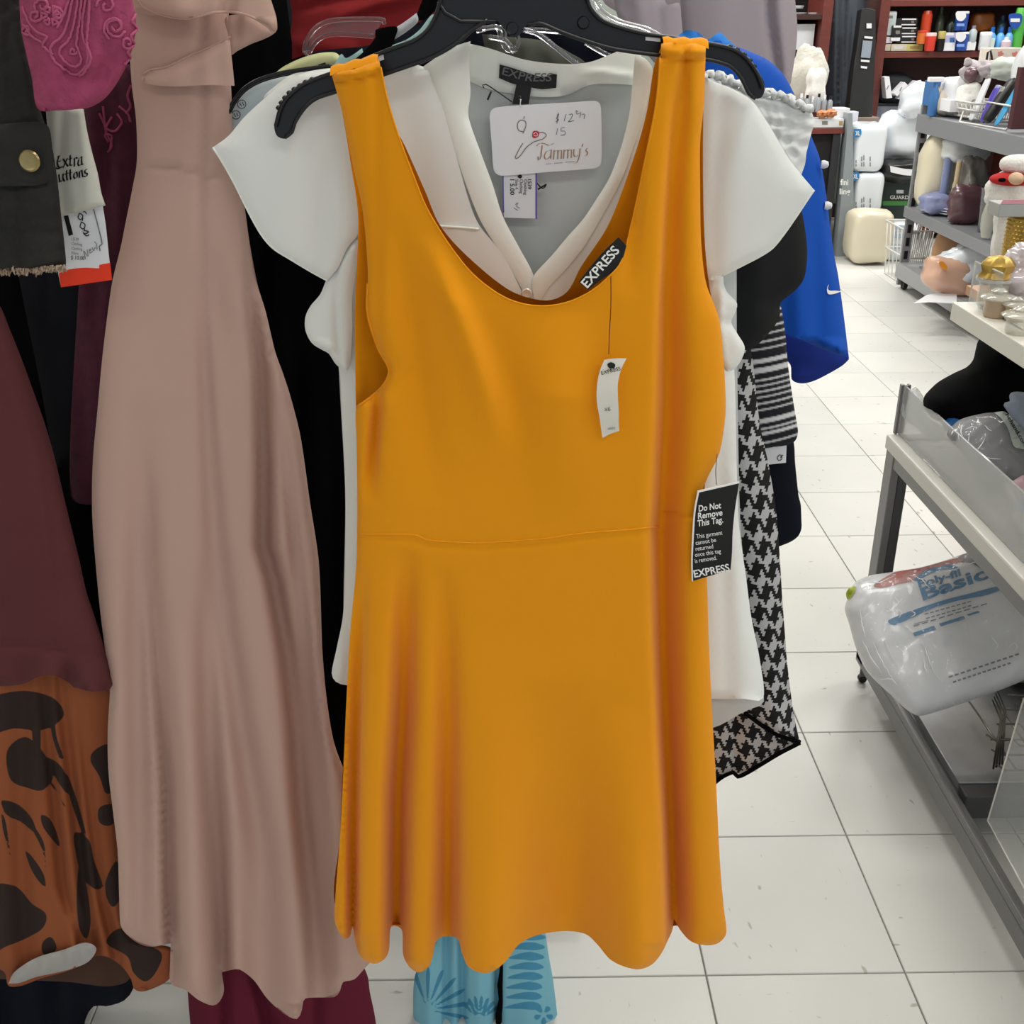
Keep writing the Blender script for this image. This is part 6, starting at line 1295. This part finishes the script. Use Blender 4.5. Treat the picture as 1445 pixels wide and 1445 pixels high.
gd = carton('guards_carton', 'dark green carton lettered GUARDS with green stripe', 'box', 1236, 256, 1300, 311, 6.75, .25, G('dark_green', '1E2E2C', rough=.4, coat=.2), prints=((1246,284,1300,290, G('leaf_green', '4F9A4A', rough=.5)), (1265,268,1275,273, 'soft_white'), ('GUARDS', 1256, 281, 5, 30, 'white_ink')))
bb_ = bag('black_bag', 'shiny black plastic bag on top of the dark green carton', 'bag', 1238, 224, 1300, 257, 6.75, .22, 'black_box', 2.8, .05, .05, seed=33)
slab('white_strip', [(1256,234,1),(1275,238),(1300,240,1),(1300,249,1),(1275,247),(1257,243,1)], 6.63, .002, 'white_card', bb_)
bw = bag('white_bag', 'large shiny white plastic bag of linens on the black bag', 'bag', 1244, 150, 1312, 228, 6.85, .24, 'white_poly', 2.6, .06, .07, seed=34, rot=(0, -.2, 0))
blob('bag_neck', P(1298, 142, 6.72), (.10, .09, .10), 'white_poly', bw, (20, 14), 2.6, .08, 20, crease=.1)
carton('wood_box', 'flat pale wooden box behind the white linen bag', 'box', 1203, 166, 1240, 176, 6.95, .3, G('pale_wood', '8A7A70', rough=.6))
# leaning black package
bk_ = thing('black_package', 'tall narrow shiny black package leaning against the bookcase side', 'package', P(1215, 165, 7.0))
slab('body', [(1216,12,1),(1225,11),(1236,14,1),(1236,60,1),(1231,165,1),(1197,166,1),(1203,110),(1210,60)], ((P(1215, 90, 7.02))[:], (0, -.99, .12)), .09, 'black_box', bk_, bevel=.004)
for o_ in ([(1223,33,1),(1230,33,1),(1230,40,1),(1223,40,1)], [(1220,51,1),(1232,52,1),(1231,55,1),(1220,54,1)], [(1218,57,1),(1231,58,1),(1228,82,1),(1215,81,1)], [(1215,84,1),(1227,85,1),(1227,88,1),(1215,87,1)], [(1215,93,1),(1224,94,1),(1223,97,1),(1215,96,1)]):
    slab('label_patch', o_, ((P(1215, 90, 7.005))[:], (0, -.99, .12)), .004, 'soft_white' if o_[0][1] != 57 else G('silver_label', '8A94A0', rough=.4), bk_)
gb_ = thing('grey_garment_bag', 'dark slate plastic sheet bundle standing beside the black package', 'garment bag', P(1190, 165, 7.0))
cloth('sheet', [(1173,-60,1),(1220,-60,1),(1222,0),(1221,40),(1216,80),(1208,120),(1200,165,1),(1165,170,1),(1165,120),(1170,60)], 7.32, G('slate_poly', '4C545E', rough=.25, coat=.5), gb_, step=6, bulge=.03, folds=[('v', [(1193,-60,-.03,4),(1188,60,-.03,4),(1186,165,-.03,4)]), ('v', [(1180,-60,.03,3),(1179,165,.03,3)])])
# bookcase bay: lower shelf
bn = carton('storage_bin', 'grey plastic bin with dark rim on the lower bookcase shelf', 'bin', 1238, 148, 1282, 167, 7.18, .25, G('bin_grey', '8E94A2', rough=.4), prints=((1238, 147, 1282, 150, 'black_plastic'),))
bag('black_bundle', 'black cap shaped bundle in the grey bin', 'bag', 1240, 102, 1284, 148, 7.32, .16, G('slate_cloth', '2B2F33', rough=.8), 2.2, .04, .03, seed=40)
for i, (o_, l) in enumerate((([(1248,109,1),(1255,108,1),(1259,138,1),(1251,139,1)], 'upright white card box leaning on the black bundle'), ([(1262,132,1),(1277,116,1),(1281,120,1),(1266,136,1)], 'white card box tilted in the middle of the bin'), ([(1268,140,1),(1294,114,1),(1300,120,1),(1276,141,1)], 'white card box tilted at the right of the bin'))):
    t = thing('card_box', l, 'box', P(o_[0][0], 140, 7.08), 'white card boxes in the bin'); slab('body', o_, 7.08, .08, 'white_box', t)
    x0 = sum(p[0] for p in o_)/4; y0 = sum(p[1] for p in o_)/4
    strokes('small_print', [[(x0-2, y0+3), (x0+1, y0-3)]], 1.2, 'grey_ink', 7.08, t)
bag('blue_bag', 'blue printed plastic bag behind the white linen bag', 'bag', 1286, 126, 1312, 150, 7.2, .12, G('bag_blue', '3A4C8A', rough=.3, coat=.5), 2.6, .05, .08, seed=41)
# toiletries on the bookcase shelf; each one a thing
YB_ = 7.2
def bottle(label, xc, yb, yt, w, m, capm, Y=YB_, cf=.2, shape='bottle', cat='bottle', name='bottle', group='toiletries on the bookcase shelf'):
    c = P(xc, yb, Y); h = P(xc, yt, Y).z-c.z; s = (P(xc+w/2, yb, Y).x-P(xc-w/2, yb, Y).x)/2
    t = thing(name, label, cat, c, group)
    if shape == 'bottle': pr = [(0, 0), (s*.95, 0), (s, h*.04), (s, h*(.86-cf)), (s*.5, h*(1-cf)), (s*.45, h*(1-cf))]; cp = [(0, h*(1-cf)), (s*.5, h*(1-cf)), (s*.48, h), (0, h)]
    elif shape == 'tub': pr = [(0, 0), (s*.9, 0), (s, h*.1), (s, h*(1-cf)), (s*.9, h*(1-cf))]; cp = [(0, h*(1-cf)), (s*1.02, h*(1-cf)), (s*1.02, h*.96), (s*.9, h), (0, h)]
    else: pr = [(0, 0), (s, 0), (s, h*(1-cf)), (s*.9, h*(1-cf))]; cp = [(0, h*(1-cf)), (s*.9, h*(1-cf)), (s*.7, h), (0, h)]
    lathe('body', c, pr, m, t, 16); lathe('cap', c, cp, capm, t, 16); return t
C = lambda n, h: G(n, h, rough=.35, coat=.3)
yb = 71.5
carton('toiletry_box', 'pale aqua and white box standing at the left end of the bookcase shelf', 'box', 1251, 17, 1262, 50, YB_, .08, C('aqua_white_box', 'C6D2D2'), 'boxes stacked on the bookcase shelf', prints=((1251.5,16,1265,20,'white_box'), (1253,22,1260,26,'grey_poly')))
carton('toiletry_box', 'white cube box under the aqua one at the left end', 'box', 1251, 52, 1259, 61, YB_, .08, 'white_box', 'boxes stacked on the bookcase shelf')
carton('toiletry_box', 'cream box lowest at the left end of the shelf', 'box', 1248, 62.5, 1256, 72, YB_, .08, 'cream_poly', 'boxes stacked on the bookcase shelf')
carton('toiletry_box', 'cream and white soap box, second on the bottom row', 'box', 1258, 62.5, 1279, 72, YB_, .08, 'cream_poly', 'boxes stacked on the bookcase shelf', prints=((1262,65,1274,69,'soft_white'),))
carton('toiletry_box', 'yellow soap box, third on the bottom row', 'box', 1280, 62.5, 1302, 72, YB_, .08, C('soap_yellow', 'CFCB7A'), 'boxes stacked on the bookcase shelf', prints=((1284,65,1297,69,'gold_plain'),))
for k, (y, l) in enumerate(((26, 'black hair colour box with white edges, top of its pile'), (38.5, 'black hair colour box, middle of its pile'), (50.5, 'black hair colour box, bottom of its pile'))):
    carton('hair_colour_box', l, 'box', 1266, y, 1294, y+11, YB_+.005, .08, 'black_box', 'black boxes piled on the bookcase shelf', prints=((1273,y+.2,1293,y+2,'white_box'), (1272,y+8,1292,y+9.6,'white_box'), (1286,y+3.5,1290,y+6.5,'grey_poly')))
carton('hair_colour_box', 'grey black carton with white top between aqua box and black pile', 'box', 1260, 36, 1272, 52, YB_-.02, .06, 'black_box', 'black boxes piled on the bookcase shelf', prints=((1261,36,1272,39,'white_box'), (1264,43,1270,48,'grey_poly')))
carton('toiletry_box', 'white flat box under the black pile', 'box', 1257.5, 53, 1270, 58, YB_-.02, .06, 'white_box', 'boxes stacked on the bookcase shelf')
bottle('tall orange red spray can', 1304, 55, 15, 14, C('can_orange', 'C0401E'), C('can_orange2', 'A83418'), cf=.12, shape='can')
bottle('orange yellow tin in front of the tall orange can', 1300, 62, 43, 14, C('tin_amber', 'D8702C'), 'can_orange', Y=7.16, shape='tub')
bottle('red plastic jar beside the amber tin', 1311, 72, 46, 14, C('jar_red', 'D03A2C'), C('jar_pink', 'E8B8B8'), Y=7.12, shape='tub')
bottle('dark olive green bottle at the back', 1322, 58, 10, 13, C('olive_dark', '33402A'), C('olive_cap', '2A3222'), Y=7.3)
bottle('dark green grey bottle next to the olive one', 1338, 60, 18, 14, C('green_grey', '2C3A34'), 'near_black', Y=7.3)
bottle('small brown bottle with rounded gold cap', 1326, 72, 44, 10, 'near_black', C('cap_gold', 'A89C58'), Y=7.12, cf=.38, shape='tub')
carton('toiletry_box', 'violet and white carton with blue corner', 'box', 1332, 46, 1347, 72, 7.12, .06, C('pale_violet', 'B8B4D8'), 'boxes stacked on the bookcase shelf', prints=((1333,46,1346,50,'white_box'), (1340,53,1347,60,'box_blue'), (1331,60,1347,71.5,'white_box')))
for k, (yb2, yt2, l) in enumerate(((43, 16, 'blue and white cream tub on top of another'), (71.5, 45, 'blue and white cream tub beneath its twin'))):
    t = bottle(l, 1355, yb2, yt2, 17, C('tub_blue', '1E4CA8'), 'white_box', Y=7.14, cf=.12, shape='tub')
    slab('oval_label', [(1349,yt2+2),(1355,yt2+.5),(1362,yt2+2),(1363,yt2+8),(1359,yt2+13),(1355,yt2+14),(1350,yt2+11)], 7.14-.058, .001, 'white_box', t, step=2)
    slab('label_strip', rect(1350, yt2+17, 1361, yt2+21), 7.14-.058, .001, C('label_lblue', '7FA0DC'), t)
bottle('clear grey pump bottle beside the cream tubs', 1371, 60, 36, 11, C('grey_clear', 'A8B4B8'), C('grey_cap', '8C8890'), Y=7.14)
carton('toiletry_box', 'white flat box below the clear grey bottle', 'box', 1364, 59, 1376, 71, 7.12, .06, 'white_box', 'boxes stacked on the bookcase shelf')
bag('amber_packet', 'orange and gold foil packet at the back of the shelf', 'packet', 1371, 18, 1399, 46, 7.35, .1, C('foil_amber', 'A8622E'), 3, .04, .05, seed=50)
bottle('white lidded tub with pale label', 1388, 71, 45, 16, 'soft_white', 'white_box', Y=7.12, shape='tub')
carton('toiletry_box', 'pale mint carton lying at the right of the white tub', 'box', 1389, 54, 1402, 71, 7.1, .06, C('pale_mint', 'C8D8D0'), 'boxes stacked on the bookcase shelf')
for k, l in enumerate(('blue capped clear blue bottle, left of three', 'blue capped clear blue bottle, middle of three', 'blue capped clear blue bottle, right of three')):
    bottle(l, 1396.5+k*12, 71, 38, 11, C('aqua_bottle', '5FA6DC'), C('cap_blue', '1C5AB0'), Y=7.13, cf=.25)
bottle('dark teal bottle behind the blue capped bottles', 1410, 55, 22, 12, C('teal_dark', '24505E'), C('cap_navy', '1C3A6A'), Y=7.32)
t = bottle('tall bright green spray can at the right end of the shelf', 1432, 68, 11, 17, C('can_green', '4FAE46'), C('can_green2', '5CB84C'), Y=7.16, cf=.2, shape='can')
slab('oval_label', [(1425,20),(1441,20),(1442,30),(1438,38),(1432,41),(1427,38),(1424,30)], 7.16-.06, .001, 'tub_blue', t, step=2)
slab('label_strip', rect(1426, 26, 1439, 31), 7.16-.062, .001, 'white_box', t)
bottle('pink and white bottle before the blue capped bottles', 1418, 71, 52, 13, C('pale_pink', 'D8C0CC'), 'soft_white', Y=7.08)
# left bookcase and desk contents
bag('white_plush', 'white fluffy toy in clear bag at the back left above the desk', 'plush toy', 1118, 68, 1160, 150, 6.95, .16, G('plush_cream', 'C8C6BC', rough=1, bump=1, bscale=60), 2.4, .06, .06, seed=60)
bag('gauze_bag', 'bunched white tulle bag beside the white fluffy toy', 'bag', 1140, 96, 1160, 150, 6.84, .1, 'plush_white', 2.2, .1, .1, seed=61)
carton('white_carton', 'grey white carton in the left bookcase', 'box', 1122, 34, 1147, 70, 7.2, .2, 'soft_white')
for i, (x, y, w) in enumerate(((1122, 22, 16), (1143, 22, 14), (1120, 12, 12))):
    t = lathe('dish', P(x+6, y, 7.3), [(0, 0), (.03, 0), (w*.0022+.01, .014), (w*.0022+.008, .016), (.025, .004), (0, .004)], 'soft_white', None, 18)
    tag(t, ('white dish on the left bookcase shelf, nearest the side panel', 'white dish on the left bookcase shelf by the mauve trousers', 'small pale dish stacked above the others')[(1, 0, 2)[i]], 'dish', 'dishes on the left bookcase shelf')
mat('perfume_glass', 'A9B0B8', rough=.1, coat=.6, alpha=.7)
for k in range(6):
    bottle('small perfume bottle with %s in the row on the desk, %s' % (('black cap' if k % 2 else 'pale cap'), ('leftmost', 'second from left', 'third from left', 'third from right', 'second from right', 'rightmost')[k]), 1129+k*8.2, 158, 132+(k % 3)*2, 7.4, 'perfume_glass', 'black_plastic' if k % 2 else 'white_box', Y=6.72, cf=.2, group='perfume bottles on the desk')
def crab(x, y, w, l):
    t = thing('shell_ornament', l, 'ornament', P(x, y+6, 6.68), 'orange ornaments on the desk'); s = 6.2/FPX
    blob('body', P(x, y, 6.68), (w*s/2, .03, w*s*.3), C('terracotta', 'C07A4A'), t, (20, 14), 2.2, .12, 30, crease=.1)
    blob('eye', P(x+1, y-1, 6.64), (w*s*.12, .01, w*s*.12), C('rust', '8A3C1C'), t, (12, 8))
crab(1160, 161, 15, 'orange shell ornament at the left on the white desk box'); crab(1172, 160, 16, 'larger orange ornament with brown centre on the desk')
carton('white_carton', 'flat white carton under the orange ornaments on the desk', 'box', 1147, 168, 1190, 180, 6.67, .15, 'soft_white', prints=((1160,171,1168,176,'grey_poly'), (1184,171,1189,177,'gold_plain')))
carton('white_carton', 'white carton behind the orange ornaments on the desk', 'box', 1176, 153, 1198, 168, 6.74, .12, 'white_box')
